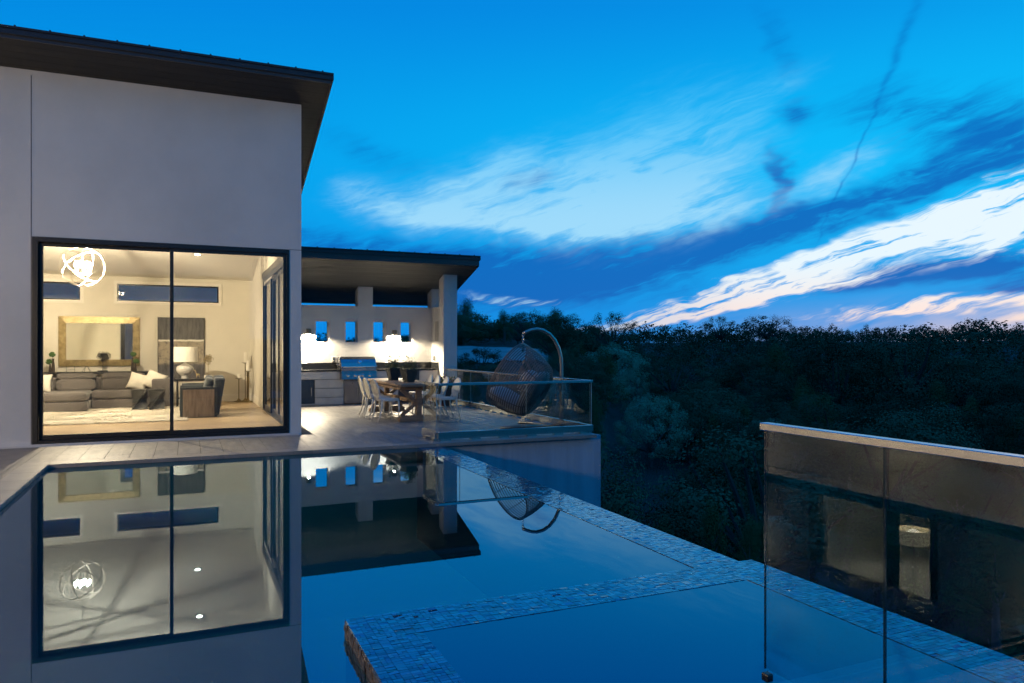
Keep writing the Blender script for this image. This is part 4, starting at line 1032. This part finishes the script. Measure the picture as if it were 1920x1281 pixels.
# ------------------------------------------------------------------ oval-back chairs
def make_chair():
    t = thing('oval_back_chair', 'x', 'chair', (0, 0, 0))      # faces +X locally
    def seatpts(k):
        pts = []
        for i in range(40):
            a = 2*math.pi*i/40; c, s = math.cos(a), math.sin(a); e = .55
            x = math.copysign(abs(c)**e, c)*.215*k; y = math.copysign(abs(s)**e, s)*(.205+.03*c)*k; pts.append((x, y))
        return pts
    mb = MB(); lv = [(.93, .415), (1.0, .425), (1.0, .455), (.96, .466)]
    vs = []; fs = []
    for k, z in lv: vs += [(x, y, z) for x, y in seatpts(k)]
    for j in range(3):
        for i in range(40): fs.append((j*40+i, j*40+(i+1) % 40, (j+1)*40+(i+1) % 40, (j+1)*40+i))
    fs += [tuple(reversed(range(40))), tuple(120+i for i in range(40))]
    obj('seat', mb.add(vs, fs), 'chair_white', t)
    for y in (-.18, .18):
        obj('leg', MB().tube([(.17, y, .42), (.18, y*1.03, .28), (.175, y*1.0, .14), (.185, y*1.0, .0)], [.021, .019, .015, .012], 8), 'chair_white', t, smooth=True)
        obj('leg', MB().tube([(-.18, y*.92, .42), (-.195, y*.95, .28), (-.225, y*.97, .14), (-.285, y*1.0, .0)], [.021, .019, .015, .012], 8), 'chair_white', t, smooth=True)
    tilt = lambda z: -.20-(z-.46)*.28
    cz, rz_, ry = .665, .185, .175
    ring = [(tilt(cz+rz_*math.sin(2*math.pi*i/36)), ry*math.cos(2*math.pi*i/36), cz+rz_*math.sin(2*math.pi*i/36)) for i in range(36)]
    obj('back_frame', MB().tube(ring, .017, 8, closed=True), 'chair_white', t, smooth=True)
    pv = [(tilt(cz)-.010, 0, cz)]+[(tilt(cz+rz_*.93*math.sin(2*math.pi*i/36))-.006, ry*.93*math.cos(2*math.pi*i/36), cz+rz_*.93*math.sin(2*math.pi*i/36)) for i in range(36)]
    pv += [(x+.012, y, z) for x, y, z in pv]
    pf = [(0, 1+(i+1) % 36, 1+i) for i in range(36)]+[(37, 38+i, 38+(i+1) % 36) for i in range(36)]
    obj('back_panel', MB().add(pv, pf), 'chair_white', t, smooth=True)
    for y in (-1, 1):
        obj('back_post', MB().tube([(-.19, y*.165, .43), (tilt(.50)-.005, y*.135, .505), (tilt(.57), y*.125, .555)], [.019, .017, .015], 8), 'chair_white', t, smooth=True)
    return t
ch0 = make_chair()
CH = [(3.74, 14.78, 9, 'white oval-back chair drawn out from the table end nearest the pool railing'),
      (3.74, 15.50, 5, 'white oval-back chair on the house side of the table, middle of three'),
      (3.79, 16.22, -3, 'white oval-back chair on the house side of the table, nearest the grill'),
      (4.92, 14.62, 184, 'white oval-back chair behind the glass railing at the table end'),
      (4.93, 15.42, 178, 'white oval-back chair on the valley side, second from the railing end'),
      (4.93, 16.02, 181, 'white oval-back chair on the valley side, third from the railing end'),
      (4.95, 16.62, 176, 'white oval-back chair on the valley side nearest the kitchen counter')]
for i, (x, y, a, lb) in enumerate(CH):
    c = ch0 if i == 0 else copy_tree(ch0)
    c.location = (x, y, 0); c.rotation_euler = (0, 0, R(a)); c['label'] = lb; c['category'] = 'chair'; c['group'] = 'oval-back chairs round the terrace table'
# ------------------------------------------------------------------ planters on the table, flower pots by the column
def leafy(n, r, h, c, seed, ls=(.02, .045), spread=1.0):
    rg = random.Random(seed); vs = []; fs = []
    for k in range(n):
        a = rg.uniform(0, 6.28); rr = r*math.sqrt(rg.random()); hh = h*(rg.random()**.8)*(1-.45*(rr/r)**2)
        p = Vector((c[0]+rr*math.cos(a)*(1+.3*hh/h), c[1]+rr*math.sin(a)*(1+.3*hh/h), c[2]+hh))
        d = Vector((rg.gauss(0, 1), rg.gauss(0, 1), rg.gauss(.5, .8))).normalized(); s = d.orthogonal().normalized(); s.rotate(Matrix.Rotation(rg.uniform(0, 6.28), 3, d))
        L = rg.uniform(*ls); w = L*.28; o = len(vs)
        vs += [tuple(p), tuple(p+d*L*.5+s*w), tuple(p+d*L), tuple(p+d*L*.5-s*w)]; fs.append((o, o+1, o+2, o+3))
    return MB().add(vs, fs)
def planter(x, y, label, seed):
    t = thing('planter', label, 'planter', (x, y, .76), R(8*seed), 'planters on the dining table')
    prof = [(.085, 0), (.135, .225), (.145, .25), (.147, .272), (.132, .272), (.125, .24)]
    vs = []; fs = []
    for hw_, z in prof: vs += [(-hw_, -hw_, z), (hw_, -hw_, z), (hw_, hw_, z), (-hw_, hw_, z)]
    for j in range(len(prof)-1):
        for k in range(4): fs.append((j*4+k, j*4+(k+1) % 4, (j+1)*4+(k+1) % 4, (j+1)*4+k))
    fs.append((3, 2, 1, 0)); obj('pot', MB().add(vs, fs), 'planter', t)
    obj('soil', MB().box((-.125, -.125, .22), (.125, .125, .245)), 'soil', t)
    rg = random.Random(seed+40); st = MB(); tips = []
    for k in range(26):
        a = rg.uniform(0, 6.28); L = rg.uniform(.10, .24) if k > 2 else rg.uniform(.28, .34); sp = rg.uniform(.03, .16)
        q = (sp*math.cos(a), sp*math.sin(a), .24+L); st.tube([(.05*math.cos(a), .05*math.sin(a), .235), (q[0]*.7, q[1]*.7, .24+L*.6), q], .0025, 4); tips.append(q)
    s_ = obj('stems', st, 'leaf', t)
    lf = leafy(420, .17, .20, (0, 0, .235), seed)
    for q in tips: 
        l2 = leafy(10, .03, .05, (q[0], q[1], q[2]-.04), seed+int(q[0]*900), (.02, .035)); lf.add(l2.v, l2.f)
    o = obj('foliage', lf, 'leaf', t); o['kind'] = 'stuff'
    o = obj('flowers', leafy(90, .17, .20, (0, 0, .27), seed+9, (.012, .022)), 'petal', t); o['kind'] = 'stuff'
planter(4.30, 16.42, 'dark tapered planter with trailing flowers at the grill end of the table', 1); planter(4.36, 15.36, 'dark tapered planter with trailing flowers at the table middle', 2)
def flower_pot(x, y, r, h, label, seed):
    t = thing('flower_pot', label, 'flower pot', (x, y, 0), 0, 'flower pots by the pavilion column')
    obj('pot', MB().lathe([(r*.62, 0), (r*.85, h*.35), (r, h*.8), (r*1.06, h*.86), (r*1.06, h), (r*.94, h), (r*.9, h*.88)], n=28, cap=True), 'terracotta', t, smooth=False)
    obj('soil', MB().lathe([(.01, h*.86), (r*.88, h*.86)], n=24, cap=False), 'soil', t)
    o = obj('foliage', leafy(520, r*1.25, .42, (0, 0, h*.86), seed, (.05, .10)), 'leaf', t); o['kind'] = 'stuff'
    o = obj('flowers', leafy(220, r*1.3, .40, (0, 0, h*.95), seed+3, (.03, .055)), 'petal', t); o['kind'] = 'stuff'
flower_pot(5.72, 17.95, .21, .36, 'terracotta pot of red flowers behind the last table chair', 3); flower_pot(6.12, 18.15, .24, .42, 'terracotta pot of red flowers at the foot of the pavilion column', 6)
# ------------------------------------------------------------------ glass railings
def railing(name, label, segs, z0=.0, zg=.14, zt=.885, zc=.925, cw=.028, shoe=True, gm='glass_rail'):
    """segs: list of (axis, fixed, a, b, joints)"""
    t = thing(name, label, 'railing', (0, 0, 0))
    for ax, fx, a, b, js in segs:
        B = (lambda u0, u1, w0, w1, z_0, z_1: MB().box((u0, fx+w0, z_0), (u1, fx+w1, z_1))) if ax == 'x' else (lambda u0, u1, w0, w1, z_0, z_1: MB().box((fx+w0, u0, z_0), (fx+w1, u1, z_1)))
        e = [a]+js+[b]
        for i in range(len(e)-1):
            g0, g1 = e[i]+(.003 if i else .0), e[i+1]-(.003 if i < len(e)-2 else .0)
            p = obj('glass_panel', B(g0, g1, -.006, .006, zg-.01 if shoe else .06, zt), gm, t)
            for q in (g0-.0015, g1+.0005): obj('glass_edge', B(q, q+.0012, -.006, .006, zg if shoe else .06, zt-.001), 'glass_edge' if shoe else 'glass_edge_dark', p)
        obj('cap_rail', B(a-.012, b+.012, -cw, cw, zt, zc), 'steel_brushed', t, bevel=.003, seg=1)
        if shoe: obj('base_shoe', B(a-.012, b+.012, -.034, .034, z0+.03, zg), 'steel_brushed', t, bevel=.003, seg=1)
        n = max(2, int((b-a)/.42))
        for i in range(n):
            c = a+.12+(b-a-.24)*i/(n-1) if shoe else b-.012-(b-a-.03)*i/(n-1)
            if shoe: obj('shoe_block', B(c-.09, c+.09, -.03, .03, z0+.0, z0+.029), 'steel_brushed', t)
            else:
                if i % 2 == 0: obj('clamp', B(c-.02, c+.02, -.018, .018, .001, .045), 'frame_dark', t, bevel=.006)
    return t
railing('terrace_railing', 'frameless glass railing with steel cap round the terrace edge', [('x', 11.30, 3.69, 6.47, [4.055, 5.242]), ('y', 3.67, 11.33, 12.02, []), ('y', 6.50, 11.30, 19.17, [12.5, 13.7, 14.9, 16.1, 17.3, 18.4])])
railing('deck_railing', 'frameless glass railing with tan metal cap beside the spa', [('y', 2.377, -3.0, 2.575, [-1.6, -.4, .72, 1.955])], zt=1.130, zc=1.163, shoe=False, cw=.024, gm='glass_deck')
# ------------------------------------------------------------------ hanging rattan chair
def egg_chair():
    st = thing('chair_stand', 'curved steel stand of the hanging chair in the terrace corner', 'stand', (6.52, 12.46, 0))
    pole = [(6.52, 0.03), (6.52, .5), (6.52, 1.12), (6.507, 1.30), (6.46, 1.48), (6.375, 1.64), (6.26, 1.755), (6.13, 1.822), (6.0, 1.842), (5.89, 1.826), (5.79, 1.79), (5.714, 1.752)]
    obj('pole', MB().tube([(x-6.52, 0, z) for x, z in pole], [.034]*7+[.033, .032, .031, .030, .029], 14), 'steel_pole', st, smooth=True)
    obj('foot_tube', MB().tube([(0, 0, .028), (-.62, .06, .028), (-1.25, .02, .028)], .027, 12), 'steel_pole', st, smooth=True)
    obj('foot_tube', MB().tube([(0, .03, .026), (-.25, .38, .026), (-.55, .78, .026)], .025, 12), 'steel_pole', st, smooth=True)
    obj('end_ring', MB().tube([(-.806+.022*math.cos(a*math.pi/6), 0, 1.72+.03*math.sin(a*math.pi/6)) for a in range(12)], .006, 6, closed=True), 'steel_pole', st)
    hook = Vector((5.715, 12.46, 1.565))
    t = thing('hanging_chair', 'woven brown rattan basket chair with grey cushions hanging from steel stand', 'hanging chair', tuple(hook))
    rt = Vector((math.cos(R(YAW)), -math.sin(R(YAW)), 0)); tw = Vector((-math.sin(R(YAW)), -math.cos(R(YAW)), 0)); up = Vector((0, 0, 1))
    ax = (.80*rt+.34*tw-.50*up).normalized(); u = (up-ax*up.dot(ax)).normalized(); v = ax.cross(u)
    RR = .635; C = -u*RR
    prof = [(0, .635, .60), (.04, .640, .605)]
    N = 15
    for i in range(1, N): s = i/(N-1); prof.append((.04+.60*s, .64-.11*s**2.2, .605-.09*s**2.2))
    for (d_, r1, r2) in ((.675, .508, .493), (.70, .480, .465), (.722, .448, .434), (.738, .413, .40), (.749, .376, .364), (.756, .338, .327), (.760, .300, .29), (.762, .262, .253), (.763, .224, .216), (.763, .186, .179), (.763, .148, .142), (.763, .110, .105), (.763, .072, .07)): prof.append((d_, r1, r2))
    def ringpt(d_, r1, r2, a): return C+ax*d_+u*r1*math.cos(a)+v*r2*math.sin(a)
    for i, (d_, r1, r2) in enumerate(prof):
        pts = [ringpt(d_, r1, r2, 2*math.pi*k/44) for k in range(44)]
        obj('rim' if i == 0 else 'strand', MB().tube(pts, .018 if i == 0 else .0108, 6, closed=True), 'rattan', t, smooth=True)
    for k in range(10):
        a = 2*math.pi*(k+.5)/10; pts = [ringpt(d_-.0, r1-.012, r2-.012, a) for d_, r1, r2 in prof[::2]]
        obj('rib', MB().tube(pts, .008, 5), 'rattan', t, smooth=True)
    m3 = Matrix((v, u, ax)).transposed()     # local x=v, y=u, z=ax
    def cushion(c, h, sd, e=.6): obj('cushion', MB().soft(C+v*c[0]+u*c[1]+ax*c[2], h, e, 26, 16, .015, sd, m3), 'cushion', t, smooth=True)
    cushion((0, -.05, .62), (.42, .44, .085), 1); cushion((0, -.40, .26), (.40, .11, .36), 2); cushion((.1, .10, .45), (.24, .22, .10), 4)
    obj('hook_link', MB().tube([(0, 0, -.01), (0, 0, .04)], .008, 6).tube([(.018*math.cos(a*math.pi/5), 0, .075+.04*math.sin(a*math.pi/5)) for a in range(10)], .005, 6, closed=True).tube([(0, 0, .11), (0, 0, .165)], .008, 6), 'chrome', t)
egg_chair()
# ================================================================== TREES
def crown(seed, kind):
    """returns verts (n*4,3) for a unit tree (height 1, trunk base at origin), clump centres"""
    rg = np.random.default_rng(seed)
    if kind == 'oak':      nc, nl, ls, H0, rx, rz_ = 40, 250, .019, .56, .52, .40
    elif kind == 'open':   nc, nl, ls, H0, rx, rz_ = 34, 150, .017, .70, .60, .27
    elif kind == 'juniper': nc, nl, ls, H0, rx, rz_ = 50, 200, .019, .48, .38, .50
    elif kind == 'pale':   nc, nl, ls, H0, rx, rz_ = 150, 150, .016, .50, .62, .44
    else:                  nc, nl, ls, H0, rx, rz_ = 36, 160, .028, .45, .62, .45      # shrub
    C = []
    while len(C) < nc:
        d = rg.normal(size=3); d /= np.linalg.norm(d); q = rg.uniform(.45, 1.0)**.6 if kind != 'pale' else rg.uniform(.78, 1.0)
        if kind == 'juniper':
            z = rg.uniform(0.02, 1.0); w = (1-z)**.62*.9+.08; a = rg.uniform(0, 6.283); rr = math.sqrt(rg.uniform(.1, 1))*w
            C.append((rr*math.cos(a)*rx, rr*math.sin(a)*rx, .04+.93*z)); continue
        p = d*q*np.array([rx, rx, rz_])
        if kind in ('oak', 'open', 'shrub') and p[2] < -rz_*.62: continue
        if kind == 'pale' and p[2] < -rz_*.8: continue
        C.append((p[0], p[1], H0+p[2]*(1 if p[2] < 0 else 1.05)))
    C = np.array(C)
    cr = rg.uniform(.08, .17, nc)*(1.12 if kind in ('oak', 'shrub') else .9)
    if kind == 'open': cr *= .85
    if kind == 'pale': cr *= .8
    idx = np.repeat(np.arange(nc), nl); n = len(idx)
    d = rg.normal(size=(n, 3)); d /= np.linalg.norm(d, axis=1)[:, None]
    P = C[idx]+d*(cr[idx]*rg.uniform(.25, 1.0, n)**.5)[:, None]*np.array([1.15, 1.15, .75] if kind != 'juniper' else [.8, .8, 1.2])
    out = P-np.array([0, 0, H0*.75]); out /= np.linalg.norm(out, axis=1)[:, None]
    nrm = d*.9+out*.5+np.array([0, 0, .35])+rg.normal(size=(n, 3))*.24; nrm /= np.linalg.norm(nrm, axis=1)[:, None]
    t = np.cross(nrm, rg.normal(size=(n, 3))); t /= np.linalg.norm(t, axis=1)[:, None]
    if kind == 'juniper': t[:, 2] += .5; t /= np.linalg.norm(t, axis=1)[:, None]
    s = np.cross(nrm, t); s /= np.linalg.norm(s, axis=1)[:, None]
    L = (ls*rg.uniform(.6, 1.5, n))[:, None]; W = L*(.62 if kind != 'juniper' else .42)
    Vt = np.stack([P-t*L*.5, P+s*W*.5, P+t*L*.5, P-s*W*.5], axis=1).reshape(-1, 3)
    return Vt, C
def trunk_mb(seed, kind, C):
    rg = random.Random(seed); mb = MB()
    if kind == 'juniper':
        mb.tube([(0, 0, -.08), (.01, 0, .3), (0, .01, .65), (0, 0, .9)], [.035, .028, .015, .004], 6)
        for k in range(10):
            c = C[rg.randrange(len(C))]; mb.tube([(0, 0, max(.05, c[2]-.12)), (c[0]*.6, c[1]*.6, c[2]-.04), tuple(c)], [.010, .007, .003], 4)
        return mb
    sp = {'open': .40, 'shrub': .08}.get(kind, .20)
    lean = (rg.uniform(-.05, .05), rg.uniform(-.05, .05))
    mb.tube([(0, 0, -.08), (lean[0]*.3, lean[1]*.3, sp*.6), (lean[0], lean[1], sp+.05)], [.045, .034, .03] if kind != 'open' else [.028, .024, .02], 7)
    picks = sorted(range(len(C)), key=lambda i: rg.random())[:16 if kind != 'open' else 26]
    for i in picks:
        c = C[i]; k = rg.uniform(.35, .6)
        m = (lean[0]+(c[0]-lean[0])*k+rg.uniform(-.04, .04), lean[1]+(c[1]-lean[1])*k+rg.uniform(-.04, .04), sp+(c[2]-sp)*k+rg.uniform(-.03, .05))
        mb.tube([(lean[0], lean[1], sp), m, tuple(c)], [.022, .013, .004] if kind != 'open' else [.013, .009, .003], 5)
    return mb
def quads_mesh(name, Vt, m):
    n = len(Vt)//4; me = bpy.data.meshes.new(name)
    me.vertices.add(n*4); me.vertices.foreach_set('co', np.ascontiguousarray(Vt, dtype=np.float32).ravel())
    me.loops.add(n*4); me.loops.foreach_set('vertex_index', np.arange(n*4, dtype=np.int32))
    me.polygons.add(n); me.polygons.foreach_set('loop_start', np.arange(0, n*4, 4, dtype=np.int32)); me.polygons.foreach_set('loop_total', np.full(n, 4, dtype=np.int32))
    me.update(calc_edges=True); me.materials.append(M[m]); return me
FOL = {'oak': 'foliage', 'open': 'foliage', 'juniper': 'foliage_juniper', 'pale': 'foliage_pale', 'shrub': 'foliage'}
KINDS = {}; LOW = {}
for kd, nv in (('oak', 5), ('open', 3), ('juniper', 4), ('pale', 2), ('shrub', 2)):
    KINDS[kd] = []
    for v_ in range(nv):
        Vt, C = crown(100+17*v_+len(kd), kd)
        KINDS[kd].append((mesh_of('trunk', trunk_mb(v_+5, kd, C), 'bark_pale' if kd in ('pale', 'juniper') else 'bark'), quads_mesh('crown', Vt, FOL[kd])))
        if kd in ('oak', 'juniper', 'open'): LOW.setdefault(kd, []).append(Vt.reshape(-1, 4, 3))
NM = {'oak': 'oak_tree', 'open': 'oak_tree', 'juniper': 'juniper_tree', 'pale': 'pale_tree', 'shrub': 'shrub'}
def tree(kd, var, x, y, h, wscale, rz, label, group=None, dz=0.0):
    t = thing(NM[kd], label, 'tree' if kd != 'shrub' else 'shrub', (x, y, terrain(x, y)+dz), rz, group)
    t.scale = (h*wscale, h*wscale, h)
    tm, cm = KINDS[kd][var % len(KINDS[kd])]
    link('trunk', tm, t); link('crown', cm, t)
    return t
def at(px, r):
    """point at ground distance r along the bearing of picture column px (1920 wide)"""
    a = R(YAW)+math.atan((px-960)/FPX); return r*math.sin(a), r*math.cos(a)
def solo(kd, var, px, r, ytop, w, label):
    x, y = at(px, r); d = r*math.cos(math.atan((px-960)/FPX)); zt = CAM_H+(HOR-ytop)*d/FPX
    h = zt-terrain(x, y); wid = w*d/FPX
    full = {'oak': 1.25, 'open': 1.4, 'juniper': .85, 'pale': 1.4, 'shrub': 1.4}[kd]
    return tree(kd, var, x, y, h, wid/(h*full), random.uniform(0, 6), label)
taken = []
for a in (('pale', 0, 1222, 72, 735, 150, 'large pale grey-green round tree on the slope below the terrace corner'),
          ('pale', 1, 1190, 105, 680, 66, 'smaller pale green round tree above the large pale one'),
          ('open', 0, 980, 92, 583, 108, 'spreading oak on the skyline left of the hanging chair stand'),
          ('open', 1, 1148, 125, 584, 135, 'spreading open oak on the skyline right of the hanging chair stand'),
          ('open', 2, 1440, 180, 586, 120, 'broad open oak standing on the ridge against the white streaks'),
          ('open', 1, 1350, 180, 592, 80, 'small open oak on the ridge beside a broader one'),
          ('juniper', 0, 1335, 27, 950, 120, 'pointed bright green juniper just below the pool edge, tallest of its clump'),
          ('juniper', 1, 1245, 29, 985, 110, 'green juniper below the pool edge on the terrace wall side of the clump'),
          ('juniper', 2, 1405, 26, 985, 110, 'green juniper below the pool edge on the deck railing side of the clump')):
    solo(*a); x, y = at(a[2], a[3]); taken.append((x, y, 2.2))
def forest():
    rg = random.Random(11); cand = []
    r = 26.0
    while r < 270:
        step = 4.0+r*.014
        a = 2.0
        while a < 78:
            ph = a+rg.uniform(-.35, .35)*math.degrees(step/r); rr = r+rg.uniform(-.4, .4)*step
            x, y = rr*math.sin(R(ph)), rr*math.cos(R(ph)); a += math.degrees(step/r)
            left = 1-sstep(25.5, 31, ph)
            if left > .5 and rr < 36: continue
            if 12.5 < ph < 26.6 and 60 < rr < 114: continue          # gravel clearing
            if any((x-q[0])**2+(y-q[1])**2 < (q[2]+.8)**2 for q in taken): continue
            if x < 9 and y < 25: continue
            pxc = 960+FPX*math.tan(R(ph-YAW))
            if abs(pxc-1222) < 105 and 33 < rr < 74: continue
            if abs(pxc-1190) < 55 and 74 < rr < 108: continue
            cand.append((rr, ph, x, y, left))
        r += step*.82
    vis = sorted([c for c in cand if 3 < c[1] < 63], key=lambda c: c[0])
    keep = set(id(c) for c in vis[:289])
    stuff = []
    for c in cand:
        rr, ph, x, y, left = c
        jun = rg.random() < (.5 if rr < 60 else .25)
        kd = 'juniper' if jun else ('open' if rg.random() < .12 else 'oak')
        h = rg.uniform(3.6, 6.0)*(1.0 if not jun else .9)
        if left > .5: h = rg.uniform(1.1, 1.9) if rr < 62 else rg.uniform(3.4, 5.2)*(.45 if ph < 17 else 1)
        if left > .5 and rr < 62: kd = 'shrub' if rg.random() < .7 else 'juniper'
        if 36 < rr < 130 and left < .5 and rg.random() < .07: kd = 'pale'
        h *= .80+.95*rg.random()**2.2
        h *= .80+.45*(.5+.5*math.sin(ph*.9+2)*math.sin(ph*2.3+rr*.05))
        if rr > 200: h *= .9
        ws = rg.uniform(.95, 1.35); rz = rg.uniform(0, 6.28)
        if id(c) in keep:
            lb = {'oak': 'dark oak in the dense wood covering the valley slope', 'open': 'dark thin-crowned oak in the dense wood on the valley slope', 'juniper': 'dark upright juniper in the dense wood on the valley slope',
                  'pale': 'paler green tree among the dark wood on the lower slope', 'shrub': 'low dark shrub in front of the gravel clearing'}[kd]
            gr = {'oak': 'oaks of the valley wood', 'open': 'thin-crowned oaks of the valley wood', 'juniper': 'junipers of the valley wood', 'pale': 'paler trees of the valley wood', 'shrub': 'shrubs before the clearing'}[kd]
            tree(kd, rg.randrange(8), x, y, h, ws if kd != 'juniper' else ws*1.05, rz, lb, gr, -.2*h if rr > 110 and kd != 'juniper' else 0.0)
        else: stuff.append((kd if kd in LOW else 'oak', x, y, h, ws, rz))
    out = []; nr = np.random.default_rng(5)
    for kd, x, y, h, ws, rz in stuff:
        Q = LOW[kd][nr.integers(len(LOW[kd]))]
        far = math.hypot(x, y); n = int(800 if far < 190 else 520); q = Q[nr.choice(len(Q), n, replace=False)]
        c = q.mean(axis=1, keepdims=True); q = c+(q-c)*(2.6 if far < 190 else 3.2)
        cs, sn = math.cos(rz), math.sin(rz); X = (q[..., 0]*cs-q[..., 1]*sn)*h*ws+x; Y = (q[..., 0]*sn+q[..., 1]*cs)*h*ws+y; Z = (q[..., 2]-.25)*h+terrain(x, y)
        out.append(np.stack([X, Y, Z], axis=-1).reshape(-1, 3))
    me = quads_mesh('far_woodland', np.concatenate(out), 'foliage')
    o = link('far_woodland', me); o['kind'] = 'stuff'; tag(o, 'far dark woodland closing the ridge line', 'woodland')
    print('TREES', len(cand), len(stuff), sum(len(v) for v in out)//4)
forest()
